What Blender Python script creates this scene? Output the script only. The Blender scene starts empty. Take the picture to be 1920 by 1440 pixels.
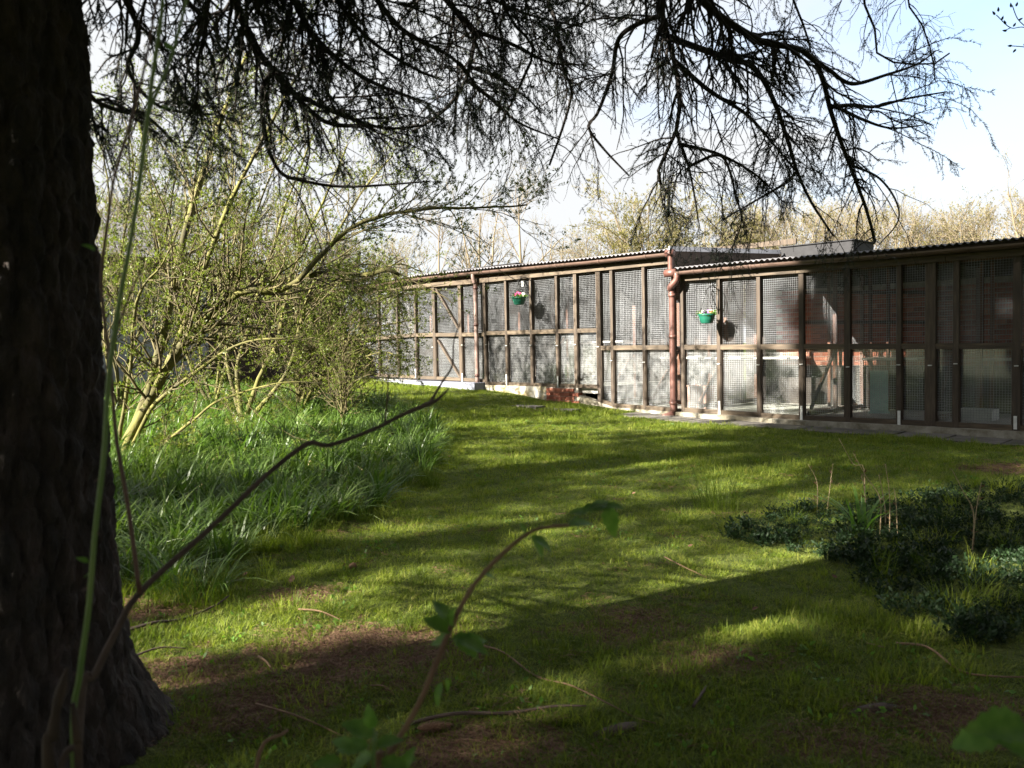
import bpy, math, random
import numpy as np
from mathutils import Vector, Matrix, noise as mnoise

random.seed(7)
rng = np.random.default_rng(7)
sc = bpy.context.scene
COL = sc.collection

# ------------------------------------------------------------------ camera
FPX = 1556.8                      # focal length in pixels of the 1920 px wide photograph (18 mm on 22.2 mm)
CAM = np.array([0.0, 0.0, 1.25])
PITCH, ROLL = math.atan(70 / FPX), 0.020
_f = np.array([0, math.cos(PITCH), -math.sin(PITCH)])
_r0 = np.array([1.0, 0, 0]); _u0 = np.array([0, math.sin(PITCH), math.cos(PITCH)])
_r = math.cos(ROLL) * _r0 - math.sin(ROLL) * _u0
_u = math.cos(ROLL) * _u0 + math.sin(ROLL) * _r0
cd = bpy.data.cameras.new('camera'); cam = bpy.data.objects.new('camera', cd); COL.objects.link(cam)
M = Matrix.Identity(4)
for i in range(3):
    M[i][0], M[i][1], M[i][2], M[i][3] = _r[i], _u[i], -_f[i], CAM[i]
cam.matrix_world = M
cd.sensor_fit = 'HORIZONTAL'; cd.sensor_width = 22.2; cd.lens = 18.0
cd.clip_start = 0.05; cd.clip_end = 2000
cd.dof.use_dof = True; cd.dof.focus_distance = 11.0; cd.dof.aperture_fstop = 2.8
sc.camera = cam

# ------------------------------------------------------------------ sky and sun
SUN = np.array([-0.87, -0.49, 0.555]); SUN /= np.linalg.norm(SUN)     # towards the sun
w = bpy.data.worlds.new('World'); sc.world = w; w.use_nodes = True
nt = w.node_tree; nt.nodes.clear()
N = nt.nodes.new; L = nt.links.new
out = N('ShaderNodeOutputWorld'); mix = N('ShaderNodeMixShader')
sky = N('ShaderNodeTexSky'); sky.sky_type = 'NISHITA'; sky.sun_disc = False
sky.sun_elevation = math.asin(SUN[2]); sky.sun_rotation = math.atan2(SUN[0], SUN[1]) % (2 * math.pi)
sky.altitude = 100; sky.air_density = 1.0; sky.dust_density = 0.6; sky.ozone_density = 1.5
b1 = N('ShaderNodeBackground'); b1.inputs[1].default_value = 0.05
L(sky.outputs[0], b1.inputs[0])
b2 = N('ShaderNodeBackground'); b2.inputs[0].default_value = (0.96, 0.98, 1.0, 1); b2.inputs[1].default_value = 0.145
tc = N('ShaderNodeTexCoord'); mp = N('ShaderNodeMapping'); mp.inputs['Scale'].default_value = (1.0, 1.0, 2.6)
mp.inputs['Location'].default_value = (0.35, 0.2, 0.1)
no = N('ShaderNodeTexNoise'); no.inputs['Scale'].default_value = 1.7; no.inputs['Detail'].default_value = 7; no.inputs['Roughness'].default_value = 0.55
rp = N('ShaderNodeValToRGB'); rp.color_ramp.elements[0].position = 0.18; rp.color_ramp.elements[1].position = 0.48
L(tc.outputs['Generated'], mp.inputs[0]); L(mp.outputs[0], no.inputs[0]); L(no.outputs[0], rp.inputs[0])
L(rp.outputs[0], mix.inputs[0]); L(b1.outputs[0], mix.inputs[1]); L(b2.outputs[0], mix.inputs[2]); L(mix.outputs[0], out.inputs[0])

sl = bpy.data.lights.new('sun', 'SUN'); sl.energy = 5.0; sl.angle = math.radians(0.53); sl.color = (1.0, 0.93, 0.80)
so = bpy.data.objects.new('sun', sl); COL.objects.link(so)
so.rotation_euler = Vector(SUN).to_track_quat('Z', 'Y').to_euler(); so.location = (-20, -12, 20)

sc.view_settings.view_transform = 'Standard'; sc.view_settings.look = 'None'
sc.view_settings.exposure = 2.8; sc.view_settings.gamma = 1.0; sc.view_settings.use_curve_mapping = False
sc.cycles.max_bounces = 8; sc.cycles.transparent_max_bounces = 24; sc.cycles.caustics_reflective = False; sc.cycles.caustics_refractive = False
sc.cycles.sample_clamp_indirect = 4.0

# ------------------------------------------------------------------ pixel -> place helpers
def ray(px, py):
    d = _f + _r * ((px - 960) / FPX) - _u * ((py - 720) / FPX)
    return d / d[1]                       # scaled so that y advances 1 m
def AT(px, py, depth):
    return CAM + ray(px, py) * depth
# wall of the pens: a vertical plane; local frame: s along it (to the right / nearer), d backwards, z up
W0 = np.array([2.647, 13.0, 0.0])
EX = np.array([0.709, -0.7052, 0.0]); EX /= np.linalg.norm(EX)
EY = np.array([-EX[1], EX[0], 0.0])
WROT = math.atan2(EX[1], EX[0])
def SZ(px, py, d=0.0):
    r = ray(px, py)
    t = (np.dot(W0 + EY * d - CAM, EY)) / np.dot(r, EY)
    p = CAM + r * t
    return float(np.dot(p - W0, EX)), float(p[2])
def WW(s, d, z):
    return W0 + EX * s + EY * d + np.array([0, 0, z])

# ------------------------------------------------------------------ ground height
gl = [(660,708),(722,712),(800,722),(890,729),(960,736),(1030,752),(1085,756),(1150,766),(1277,782),(1497,798),(1700,810),(1900,824)]
cp = []
for px, py in gl:
    s, z = SZ(px, py); p = WW(s, 0, z); cp.append((p[0], p[1], z))
    q = WW(s, 3.0, z); cp.append((q[0], q[1], z - 0.02))
cp += [(0,0,0),(0,2.5,0),(3,3,-.02),(-2,3,0.02),(-1,-3,0),(4,6,.03),(0.3,6,.04),(-4,8.5,.2),(-7,8,.25),(-9,14,.5),(-9,19,.65),(-6,16,.55),(9,4,.0),(12,12,.1),
       (-12,3,.1),(-8,-6,0),(8,-6,0),(0,28,.5),(12,26,.3),(-14,26,.7)]
cp = np.array(cp)
def _k(r2): return 0.5 * r2 * np.log(r2 + 1e-9)
_n = len(cp)
_A = np.zeros((_n + 3, _n + 3)); _d2 = ((cp[:, None, :2] - cp[None, :, :2]) ** 2).sum(-1)
_A[:_n, :_n] = _k(_d2) + np.eye(_n) * 0.6; _A[:_n, _n] = 1; _A[:_n, _n + 1:] = cp[:, :2]; _A[_n, :_n] = 1; _A[_n + 1:, :_n] = cp[:, :2].T
_w = np.linalg.solve(_A, np.concatenate([cp[:, 2], [0, 0, 0]]))
def gz(x, y):
    x = np.atleast_1d(np.asarray(x, float)); y = np.atleast_1d(np.asarray(y, float))
    rr = np.hypot(x, y - 10); k = np.clip((30 - rr) / 12, 0, 1)
    xc = 0 + x * np.minimum(1, 26 / np.maximum(rr, 1e-6)); yc = 10 + (y - 10) * np.minimum(1, 26 / np.maximum(rr, 1e-6))
    z = np.full(x.shape, _w[_n]) + _w[_n + 1] * xc + _w[_n + 2] * yc
    for i in range(_n):
        z = z + _w[i] * _k((xc - cp[i, 0]) ** 2 + (yc - cp[i, 1]) ** 2)
    z = z * k + 0.35 * (1 - k)
    z = z + 0.012 * np.sin(x * 3.1 + 1.3 * np.sin(y * 2.3)) * np.cos(y * 2.7 + x) + 0.006 * np.sin(x * 9 + y * 4) * np.sin(y * 8 - x * 3)
    return z
def gz1(x, y): return float(gz(x, y)[0])
def G(px, py):
    r = ray(px, py); lo, hi = 0.5, 60.0
    t = lo
    while t < hi:
        p = CAM + r * t
        if p[2] <= gz1(p[0], p[1]): break
        t += 0.25
    a, b = t - 0.25, t
    for _ in range(14):
        m = (a + b) / 2; p = CAM + r * m
        if p[2] <= gz1(p[0], p[1]): b = m
        else: a = m
    p = CAM + r * b
    return np.array([p[0], p[1], gz1(p[0], p[1])])

# ------------------------------------------------------------------ object helpers
def tag(o, label=None, cat=None, group=None, kind=None):
    if label: o['label'] = label
    if cat: o['category'] = cat
    if group: o['group'] = group
    if kind: o['kind'] = kind
    return o
def thing(name, loc, label, cat, group=None, rz=0.0):
    o = bpy.data.objects.new(name, None); COL.objects.link(o)
    o.location = tuple(float(v) for v in loc); o.rotation_euler = (0, 0, rz); o.empty_display_size = 0.2
    return tag(o, label, cat, group)
def mesh_from(name, V, F, smooth=False):
    me = bpy.data.meshes.new(name)
    if isinstance(F, np.ndarray):
        V = np.asarray(V, np.float32); nf, k = F.shape
        me.vertices.add(len(V)); me.vertices.foreach_set('co', V.ravel())
        me.loops.add(nf * k); me.loops.foreach_set('vertex_index', F.astype(np.int32).ravel())
        me.polygons.add(nf); me.polygons.foreach_set('loop_start', np.arange(0, nf * k, k, dtype=np.int32))
        me.polygons.foreach_set('loop_total', np.full(nf, k, np.int32))
    else:
        me.from_pydata([tuple(map(float, v)) for v in V], [], [tuple(f) for f in F])
    if smooth: me.polygons.foreach_set('use_smooth', np.ones(len(me.polygons), bool))
    me.update(calc_edges=True)
    return me
def link(name, me, mat, parent=None, loc=None):
    o = bpy.data.objects.new(name, me); COL.objects.link(o)
    if mat is not None and len(me.materials) == 0: me.materials.append(mat)
    if parent is not None: o.parent = parent
    if loc is not None: o.location = tuple(float(v) for v in loc)
    return o
class MB:
    def __init__(s): s.V = []; s.F = []
    def add(s, V, F):
        b = len(s.V); s.V += [tuple(map(float, v)) for v in V]; s.F += [tuple(i + b for i in f) for f in F]; return s
    def box(s, a0, a1, b0, b1, c0, c1, c0b=None, c1b=None):
        # c0b/c1b: bottom/top heights at the a1 end (for pieces that follow a slope)
        c0b = c0 if c0b is None else c0b; c1b = c1 if c1b is None else c1b
        V = [(a0,b0,c0),(a1,b0,c0b),(a1,b1,c0b),(a0,b1,c0),(a0,b0,c1),(a1,b0,c1b),(a1,b1,c1b),(a0,b1,c1)]
        return s.add(V, [(0,3,2,1),(4,5,6,7),(0,1,5,4),(1,2,6,5),(2,3,7,6),(3,0,4,7)])
    def bar(s, p, q, w, h, up=(0, 0, 1)):
        p = np.array(p, float); q = np.array(q, float); t = q - p; t /= np.linalg.norm(t)
        u = np.cross(t, up); u /= np.linalg.norm(u); v = np.cross(u, t)
        V = [p - u*w/2 - v*h/2, q - u*w/2 - v*h/2, q + u*w/2 - v*h/2, p + u*w/2 - v*h/2,
             p - u*w/2 + v*h/2, q - u*w/2 + v*h/2, q + u*w/2 + v*h/2, p + u*w/2 + v*h/2]
        return s.add(V, [(0,3,2,1),(4,5,6,7),(0,1,5,4),(1,2,6,5),(2,3,7,6),(3,0,4,7)])
    def tube(s, P, R, n=8, cap=True):
        V, F = tube1(P, R, n, cap); return s.add(V, F)
    def build(s, name, mat, parent=None, smooth=False, loc=None):
        return link(name, mesh_from(name, s.V, s.F, smooth), mat, parent, loc)
def tube1(P, R, n=8, cap=True):
    P = np.asarray(P, float); K = len(P); R = np.full(K, R, float) if np.isscalar(R) else np.asarray(R, float)
    T = np.gradient(P, axis=0); T /= np.linalg.norm(T, axis=1)[:, None] + 1e-9
    ref = np.array([0, 0, 1.0]) if abs(T[0][2]) < 0.9 else np.array([1.0, 0, 0])
    V = []; F = []
    U = np.cross(T[0], ref); U /= np.linalg.norm(U)
    for i in range(K):
        U = U - T[i] * np.dot(U, T[i]); U /= np.linalg.norm(U) + 1e-9
        W_ = np.cross(T[i], U)
        for k in range(n):
            a = 2 * math.pi * k / n
            V.append(P[i] + (U * math.cos(a) + W_ * math.sin(a)) * R[i])
    for i in range(K - 1):
        for k in range(n):
            F.append((i*n + k, i*n + (k+1) % n, (i+1)*n + (k+1) % n, (i+1)*n + k))
    if cap: F.append(tuple(range(n - 1, -1, -1))); F.append(tuple((K-1)*n + k for k in range(n)))
    return V, F
def smooth_path(P, sub=6):
    P = np.asarray(P, float)
    if len(P) < 3: 
        t = np.linspace(0, 1, sub + 1)[:, None]; return P[0] * (1 - t) + P[1] * t
    Q = np.vstack([2*P[0] - P[1], P, 2*P[-1] - P[-2]]); out = []
    for i in range(1, len(Q) - 2):
        for k in range(sub):
            t = k / sub
            a, b, c, d = Q[i-1], Q[i], Q[i+1], Q[i+2]
            out.append(0.5 * ((2*b) + (-a + c)*t + (2*a - 5*b + 4*c - d)*t*t + (-a + 3*b - 3*c + d)*t**3))
    out.append(Q[-2]); return np.array(out)
# many tubes at once: P [n,K,3], R [n,K]
def tubes(P, R, n=3):
    P = np.asarray(P, float); NN, K, _ = P.shape
    T = np.gradient(P, axis=1); T /= np.linalg.norm(T, axis=2, keepdims=True) + 1e-9
    ref = np.where(np.abs(T[:, :1, 2:3]) < 0.9, np.array([[[0, 0, 1.0]]]), np.array([[[1.0, 0, 0]]]))
    U = np.cross(T, np.broadcast_to(ref, T.shape)); U /= np.linalg.norm(U, axis=2, keepdims=True) + 1e-9
    W_ = np.cross(T, U)
    a = 2 * np.pi * np.arange(n) / n
    V = P[:, :, None, :] + R[:, :, None, None] * (U[:, :, None, :] * np.cos(a)[None, None, :, None] + W_[:, :, None, :] * np.sin(a)[None, None, :, None])
    idx = np.arange(NN * K * n).reshape(NN, K, n)
    A = idx[:, :-1, :]; B = np.roll(idx, -1, axis=2)[:, :-1, :]; C = np.roll(idx, -1, axis=2)[:, 1:, :]; D = idx[:, 1:, :]
    F = np.stack([A, B, C, D], -1).reshape(-1, 4)
    return V.reshape(-1, 3), F
def joinVF(lst):
    Vs, Fs, b = [], [], 0
    for V, F in lst:
        if len(V) == 0: continue
        Vs.append(np.asarray(V, float)); Fs.append(np.asarray(F, int) + b); b += len(V)
    return np.vstack(Vs), np.vstack(Fs)
def unit(v): return v / (np.linalg.norm(v, axis=-1, keepdims=True) + 1e-9)

# ------------------------------------------------------------------ materials
def material(name):
    m = bpy.data.materials.new(name); m.use_nodes = True; t = m.node_tree
    t.nodes.clear(); o = t.nodes.new('ShaderNodeOutputMaterial'); return m, t, o
def noise_col(t, scale, stops, coord='Object', detail=5, rough=0.6, stretch=(1, 1, 1), rnd=0.0):
    n = t.nodes.new; l = t.links.new
    tc = n('ShaderNodeTexCoord'); mp = n('ShaderNodeMapping'); mp.inputs['Scale'].default_value = stretch
    src = tc.outputs[coord]
    if coord == 'World':
        pass
    l(src, mp.inputs[0]); no = n('ShaderNodeTexNoise'); no.inputs['Scale'].default_value = scale; no.inputs['Detail'].default_value = detail; no.inputs['Roughness'].default_value = rough
    l(mp.outputs[0], no.inputs[0]); rp = n('ShaderNodeValToRGB'); cr = rp.color_ramp
    while len(cr.elements) < len(stops): cr.elements.new(0.5)
    for e, (p, c) in zip(cr.elements, stops): e.position = p; e.color = (*c, 1)
    fac = no.outputs[0]
    if rnd:
        oi = n('ShaderNodeObjectInfo'); ma = n('ShaderNodeMath'); ma.operation = 'MULTIPLY_ADD'; ma.inputs[1].default_value = rnd; ma.inputs[2].default_value = -rnd / 2
        l(oi.outputs['Random'], ma.inputs[0]); ad = n('ShaderNodeMath'); ad.operation = 'ADD'; l(fac, ad.inputs[0]); l(ma.outputs[0], ad.inputs[1]); fac = ad.outputs[0]
    l(fac, rp.inputs[0]); return rp.outputs[0], no.outputs[0], mp.outputs[0]
def mat_std(name, scale, stops, rough=0.7, bump=0.0, stretch=(1, 1, 1), metal=0.0, detail=5, bscale=None, rnd=0.0, spec=0.5, coord='Object', bdist=0.01):
    m, t, o = material(name); n = t.nodes.new; l = t.links.new
    col, fac, vec = noise_col(t, scale, stops, coord, detail, 0.62, stretch, rnd)
    p = n('ShaderNodeBsdfPrincipled'); p.inputs['Roughness'].default_value = rough; p.inputs['Metallic'].default_value = metal
    p.inputs['Specular IOR Level'].default_value = spec
    l(col, p.inputs['Base Color'])
    if bump:
        bn = n('ShaderNodeBump'); bn.inputs['Strength'].default_value = bump; bn.inputs['Distance'].default_value = bdist
        if bscale:
            n2 = n('ShaderNodeTexNoise'); n2.inputs['Scale'].default_value = bscale; n2.inputs['Detail'].default_value = 6; l(vec, n2.inputs[0]); fac = n2.outputs[0]
        l(fac, bn.inputs['Height']); l(bn.outputs[0], p.inputs['Normal'])
    l(p.outputs[0], o.inputs[0]); return m
def mat_leaf(name, stops, trans=0.45, rough=0.45, spec=0.3, scale=1.5, rnd=0.0, tcol=None):
    m, t, o = material(name); n = t.nodes.new; l = t.links.new
    col, fac, vec = noise_col(t, scale, stops, 'Object', 3, 0.6, (1, 1, 1), rnd)
    p = n('ShaderNodeBsdfPrincipled'); p.inputs['Roughness'].default_value = rough; p.inputs['Specular IOR Level'].default_value = spec
    l(col, p.inputs['Base Color'])
    tr = n('ShaderNodeBsdfTranslucent'); hs = n('ShaderNodeMixRGB'); hs.blend_type = 'MULTIPLY'; hs.inputs[0].default_value = 1.0
    hs.inputs[2].default_value = (*(tcol or (1.3, 1.45, 0.6)), 1); l(col, hs.inputs[1]); l(hs.outputs[0], tr.inputs[0])
    mx = n('ShaderNodeMixShader'); mx.inputs[0].default_value = trans; l(p.outputs[0], mx.inputs[1]); l(tr.outputs[0], mx.inputs[2]); l(mx.outputs[0], o.inputs[0]); return m

MT = {}
MT['wood'] = mat_std('weathered_brown_timber', 6, [(0.25, (0.02, 0.014, 0.009)), (0.5, (0.046, 0.031, 0.02)), (0.75, (0.10, 0.073, 0.048))], 0.75, 0.4, (6, 6, 0.6), rnd=0.15)
MT['wood_h'] = mat_std('weathered_brown_timber_rail', 6, [(0.25, (0.025, 0.017, 0.01)), (0.5, (0.06, 0.042, 0.026)), (0.78, (0.125, 0.092, 0.056))], 0.75, 0.4, (0.6, 6, 6), rnd=0.15)
MT['wood_dark'] = mat_std('dark_stained_timber', 6, [(0.3, (0.018, 0.012, 0.008)), (0.7, (0.05, 0.032, 0.02))], 0.8, 0.3, (0.6, 5, 5), rnd=0.2)
MT['wood_red'] = mat_std('reddish_inner_timber', 5, [(0.3, (0.07, 0.028, 0.016)), (0.7, (0.16, 0.07, 0.038))], 0.7, 0.3, (4, 4, 0.5), rnd=0.2)
MT['wire'] = mat_std('galvanised_wire', 4, [(0.15, (0.07, 0.055, 0.045)), (0.38, (0.2, 0.205, 0.215)), (0.7, (0.33, 0.345, 0.37))], 0.5, 0, metal=0.4, rnd=0.3)
MT['pipe'] = mat_std('brown_plastic_pipe', 8, [(0.25, (0.05, 0.022, 0.018)), (0.45, (0.09, 0.04, 0.032)), (0.75, (0.14, 0.07, 0.056))], 0.42, 0.05, rnd=0.1)
MT['pipe_pale'] = mat_std('sun_bleached_pipe', 6, [(0.3, (0.16, 0.10, 0.085)), (0.7, (0.25, 0.185, 0.165))], 0.4, 0.05, (1, 1, 0.4))
MT['gutter'] = mat_std('faded_brown_gutter', 5, [(0.3, (0.065, 0.04, 0.03)), (0.6, (0.11, 0.07, 0.056)), (0.8, (0.055, 0.058, 0.02))], 0.45, 0.1, (1, 4, 4))
MT['roof'] = mat_std('corrugated_sheet', 3, [(0.3, (0.10, 0.095, 0.105)), (0.6, (0.17, 0.165, 0.18)), (0.8, (0.09, 0.08, 0.07))], 0.6, 0.1)
MT['felt'] = mat_std('dark_roofing_felt', 8, [(0.3, (0.009, 0.009, 0.011)), (0.7, (0.02, 0.02, 0.023))], 0.85, 0.3)
MT['lead'] = mat_std('pale_flashing', 6, [(0.3, (0.45, 0.46, 0.5)), (0.7, (0.65, 0.66, 0.7))], 0.5)
MT['concrete'] = mat_std('mossy_concrete', 5, [(0.25, (0.06, 0.056, 0.03)), (0.42, (0.16, 0.14, 0.10)), (0.62, (0.32, 0.30, 0.25)), (0.85, (0.42, 0.40, 0.36))], 0.9, 0.8, detail=8, bscale=30)
MT['render'] = mat_std('stained_white_render', 4, [(0.25, (0.15, 0.11, 0.04)), (0.42, (0.3, 0.25, 0.14)), (0.55, (0.46, 0.43, 0.37)), (0.8, (0.55, 0.53, 0.48))], 0.9, 0.6, (1, 1, 2.2), detail=8, bscale=25)
MT['blue_render'] = mat_std('painted_blue_grey_step', 4, [(0.3, (0.14, 0.15, 0.2)), (0.7, (0.27, 0.28, 0.34))], 0.8, 0.4, bscale=20)
MT['floor'] = mat_std('pen_floor_concrete', 3, [(0.3, (0.42, 0.40, 0.37)), (0.7, (0.62, 0.60, 0.56))], 0.8, 0.1)
MT['brick'] = mat_std('red_brick', 9, [(0.3, (0.16, 0.05, 0.03)), (0.6, (0.30, 0.10, 0.06)), (0.85, (0.38, 0.17, 0.11))], 0.9, 0.5, rnd=0.35)
MT['mortar'] = mat_std('mortar', 20, [(0.3, (0.22, 0.19, 0.16)), (0.7, (0.36, 0.33, 0.29))], 0.95, 0.4)
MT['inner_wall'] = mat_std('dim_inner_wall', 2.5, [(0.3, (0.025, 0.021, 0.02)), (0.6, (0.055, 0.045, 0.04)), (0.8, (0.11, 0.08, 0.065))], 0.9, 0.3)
MT['slab'] = mat_std('grey_paving_slab', 6, [(0.25, (0.04, 0.042, 0.025)), (0.5, (0.10, 0.09, 0.078)), (0.8, (0.17, 0.155, 0.14))], 0.9, 0.5, detail=8, rnd=0.2, bscale=40)
MT['metal_white'] = mat_std('white_metal_shoe', 20, [(0.3, (0.45, 0.45, 0.43)), (0.7, (0.7, 0.7, 0.68))], 0.5)
MT['pot'] = mat_std('green_plastic_pot', 10, [(0.3, (0.006, 0.07, 0.045)), (0.7, (0.012, 0.11, 0.07))], 0.4)
MT['iron'] = mat_std('black_iron', 20, [(0.3, (0.012, 0.012, 0.012)), (0.7, (0.03, 0.028, 0.026))], 0.5)
MT['pink'] = mat_std('pink_petals', 30, [(0.3, (0.55, 0.03, 0.16)), (0.7, (0.75, 0.12, 0.3))], 0.6)
MT['white_petal'] = mat_std('white_petals', 30, [(0.3, (0.72, 0.7, 0.5)), (0.7, (0.85, 0.83, 0.75))], 0.6)
MT['purple'] = mat_std('purple_petals', 30, [(0.3, (0.2, 0.05, 0.36)), (0.7, (0.34, 0.14, 0.5))], 0.6)
MT['orange'] = mat_std('peach_petals', 30, [(0.3, (0.6, 0.2, 0.08)), (0.7, (0.75, 0.35, 0.2))], 0.6)
MT['card'] = mat_std('pink_card', 10, [(0.3, (0.62, 0.32, 0.26)), (0.7, (0.7, 0.4, 0.33))], 0.7)
MT['white_plastic'] = mat_std('white_plastic', 10, [(0.3, (0.6, 0.6, 0.58)), (0.7, (0.72, 0.72, 0.7))], 0.5)
MT['teal'] = mat_std('pale_teal_sheet', 10, [(0.3, (0.3, 0.5, 0.48)), (0.7, (0.45, 0.62, 0.6))], 0.35)
MT['shed'] = mat_std('pale_grey_shed_wall', 1.5, [(0.3, (0.2, 0.21, 0.25)), (0.7, (0.28, 0.29, 0.33))], 0.85, 0.2)
MT['slate'] = mat_std('grey_slate', 5, [(0.3, (0.06, 0.06, 0.065)), (0.7, (0.16, 0.155, 0.16))], 0.6, 0.3, rnd=0.3)
MT['bark'] = mat_std('spruce_bark', 14, [(0.3, (0.008, 0.006, 0.005)), (0.5, (0.024, 0.017, 0.013)), (0.75, (0.06, 0.04, 0.034))], 0.95, 1.0, (1, 1, 0.45), detail=10, bscale=42, bdist=0.035)
MT['twig_dark'] = mat_std('dark_spruce_twig', 8, [(0.3, (0.010, 0.008, 0.006)), (0.7, (0.03, 0.022, 0.018))], 0.9, 0.3)
MT['mossbark'] = mat_std('mossy_willow_bark', 4, [(0.3, (0.024, 0.02, 0.010)), (0.45, (0.075, 0.068, 0.02)), (0.6, (0.13, 0.124, 0.026)), (0.8, (0.16, 0.14, 0.05))], 0.9, 0.7, (1, 1, 0.5), detail=7, bscale=40)
MT['twig'] = mat_std('willow_twig', 3, [(0.3, (0.04, 0.028, 0.015)), (0.55, (0.095, 0.078, 0.027)), (0.8, (0.15, 0.125, 0.048))], 0.8, 0.2)
MT['twig_far'] = mat_std('far_bare_twig', 1.2, [(0.3, (0.10, 0.075, 0.048)), (0.6, (0.16, 0.13, 0.08)), (0.8, (0.22, 0.19, 0.12))], 0.9)
MT['needle'] = mat_leaf('spruce_needles', [(0.3, (0.007, 0.015, 0.008)), (0.6, (0.016, 0.03, 0.013)), (0.85, (0.03, 0.048, 0.02))], 0.15, 0.5, 0.4, 2.0)
MT['wleaf'] = mat_leaf('young_willow_leaf', [(0.25, (0.075, 0.10, 0.018)), (0.5, (0.125, 0.155, 0.028)), (0.8, (0.185, 0.20, 0.05))], 0.38, 0.45, 0.3, 1.0)
MT['farleaf'] = mat_leaf('far_spring_leaf', [(0.3, (0.13, 0.12, 0.042)), (0.7, (0.2, 0.18, 0.07))], 0.45, 0.6, 0.2, 0.6)
MT['grass'] = mat_leaf('lawn_grass', [(0.2, (0.055, 0.085, 0.012)), (0.42, (0.115, 0.16, 0.02)), (0.62, (0.19, 0.225, 0.032)), (0.85, (0.27, 0.255, 0.075))], 0.45, 0.55, 0.2, 2.2, rnd=0.4)
MT['strap'] = mat_leaf('strap_leaf', [(0.25, (0.035, 0.075, 0.014)), (0.5, (0.075, 0.13, 0.024)), (0.8, (0.135, 0.185, 0.045))], 0.4, 0.4, 0.4, 3.0, rnd=0.35)
MT['ivy'] = mat_leaf('ground_cover_leaf', [(0.3, (0.010, 0.024, 0.008)), (0.7, (0.024, 0.05, 0.016))], 0.2, 0.55, 0.25, 2.0, rnd=0.3)
MT['fgleaf'] = mat_leaf('fresh_green_leaf', [(0.3, (0.07, 0.15, 0.025)), (0.5, (0.11, 0.21, 0.04)), (0.7, (0.16, 0.26, 0.06))], 0.45, 0.45, 0.35, 40)
MT['cane'] = mat_std('green_bramble_cane', 10, [(0.3, (0.08, 0.15, 0.03)), (0.7, (0.14, 0.2, 0.05))], 0.5)
MT['cane_red'] = mat_std('reddish_bramble_stem', 10, [(0.3, (0.06, 0.025, 0.018)), (0.7, (0.12, 0.06, 0.04))], 0.6)
MT['deadwood'] = mat_std('dead_branch_wood', 12, [(0.3, (0.035, 0.022, 0.017)), (0.7, (0.09, 0.06, 0.045))], 0.85, 0.4)
MT['tanwood'] = mat_std('dry_tan_stem', 12, [(0.3, (0.10, 0.055, 0.028)), (0.7, (0.22, 0.135, 0.072))], 0.8, 0.3)
MT['snag'] = mat_std('broken_stem_wood', 30, [(0.3, (0.012, 0.008, 0.005)), (0.55, (0.04, 0.024, 0.013)), (0.8, (0.12, 0.07, 0.035))], 0.85, 0.6, (1, 1, 0.3))
MT['straw'] = mat_std('straw_stalk', 12, [(0.3, (0.26, 0.19, 0.10)), (0.7, (0.42, 0.33, 0.2))], 0.8)
MT['deadleaf'] = mat_std('dead_leaf', 12, [(0.3, (0.09, 0.04, 0.022)), (0.7, (0.19, 0.10, 0.06))], 0.8, rnd=0.4)
MT['cone'] = mat_std('spruce_cone', 12, [(0.3, (0.09, 0.045, 0.022)), (0.7, (0.2, 0.11, 0.06))], 0.8)
# dusty clear pane: mostly clear, a thin film of dust, a mirror-like sheen
m, t, o = material('dusty_clear_pane'); n = t.nodes.new; l = t.links.new
tr = n('ShaderNodeBsdfTransparent'); tr.inputs[0].default_value = (0.95, 0.97, 0.96, 1)
df = n('ShaderNodeBsdfDiffuse'); df.inputs[0].default_value = (0.6, 0.6, 0.6, 1)
gs = n('ShaderNodeBsdfGlossy'); gs.inputs['Roughness'].default_value = 0.04
fr = n('ShaderNodeFresnel'); fr.inputs[0].default_value = 1.5
col, fac, vec = noise_col(t, 3, [(0.35, (0.04, 0.04, 0.04)), (0.75, (0.15, 0.15, 0.15))])
m1 = n('ShaderNodeMixShader'); l(col, m1.inputs[0]); l(tr.outputs[0], m1.inputs[1]); l(df.outputs[0], m1.inputs[2])
m2 = n('ShaderNodeMixShader'); l(fr.outputs[0], m2.inputs[0]); l(m1.outputs[0], m2.inputs[1]); l(gs.outputs[0], m2.inputs[2]); l(m2.outputs[0], o.inputs[0])
MT['pane'] = m
# lawn soil: moss and thatch with bare needle litter patches of their own shape
m, t, o = material('mossy_lawn_soil'); n = t.nodes.new; l = t.links.new
c1, f1, v1 = noise_col(t, 22, [(0.3, (0.035, 0.045, 0.012)), (0.5, (0.075, 0.095, 0.022)), (0.7, (0.11, 0.12, 0.035))], 'Object', 8)
c2, f2, v2 = noise_col(t, 60, [(0.3, (0.05, 0.028, 0.018)), (0.5, (0.12, 0.07, 0.045)), (0.75, (0.24, 0.16, 0.11))], 'Object', 8)
at = n('ShaderNodeAttribute'); at.attribute_name = 'litter'; nn = n('ShaderNodeTexNoise'); nn.inputs['Scale'].default_value = 5.0; nn.inputs['Detail'].default_value = 8
l(v1, nn.inputs[0]); ma = n('ShaderNodeMath'); ma.operation = 'MULTIPLY_ADD'; ma.inputs[1].default_value = 1.2; l(nn.outputs[0], ma.inputs[0]); l(at.outputs['Fac'], ma.inputs[2])
rp = n('ShaderNodeValToRGB'); rp.color_ramp.elements[0].position = 0.95; rp.color_ramp.elements[1].position = 1.3; l(ma.outputs[0], rp.inputs[0])
mx = n('ShaderNodeMixRGB'); l(rp.outputs[0], mx.inputs[0]); l(c1, mx.inputs[1]); l(c2, mx.inputs[2])
p = n('ShaderNodeBsdfPrincipled'); p.inputs['Roughness'].default_value = 0.95; p.inputs['Specular IOR Level'].default_value = 0.1; l(mx.outputs[0], p.inputs['Base Color'])
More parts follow.
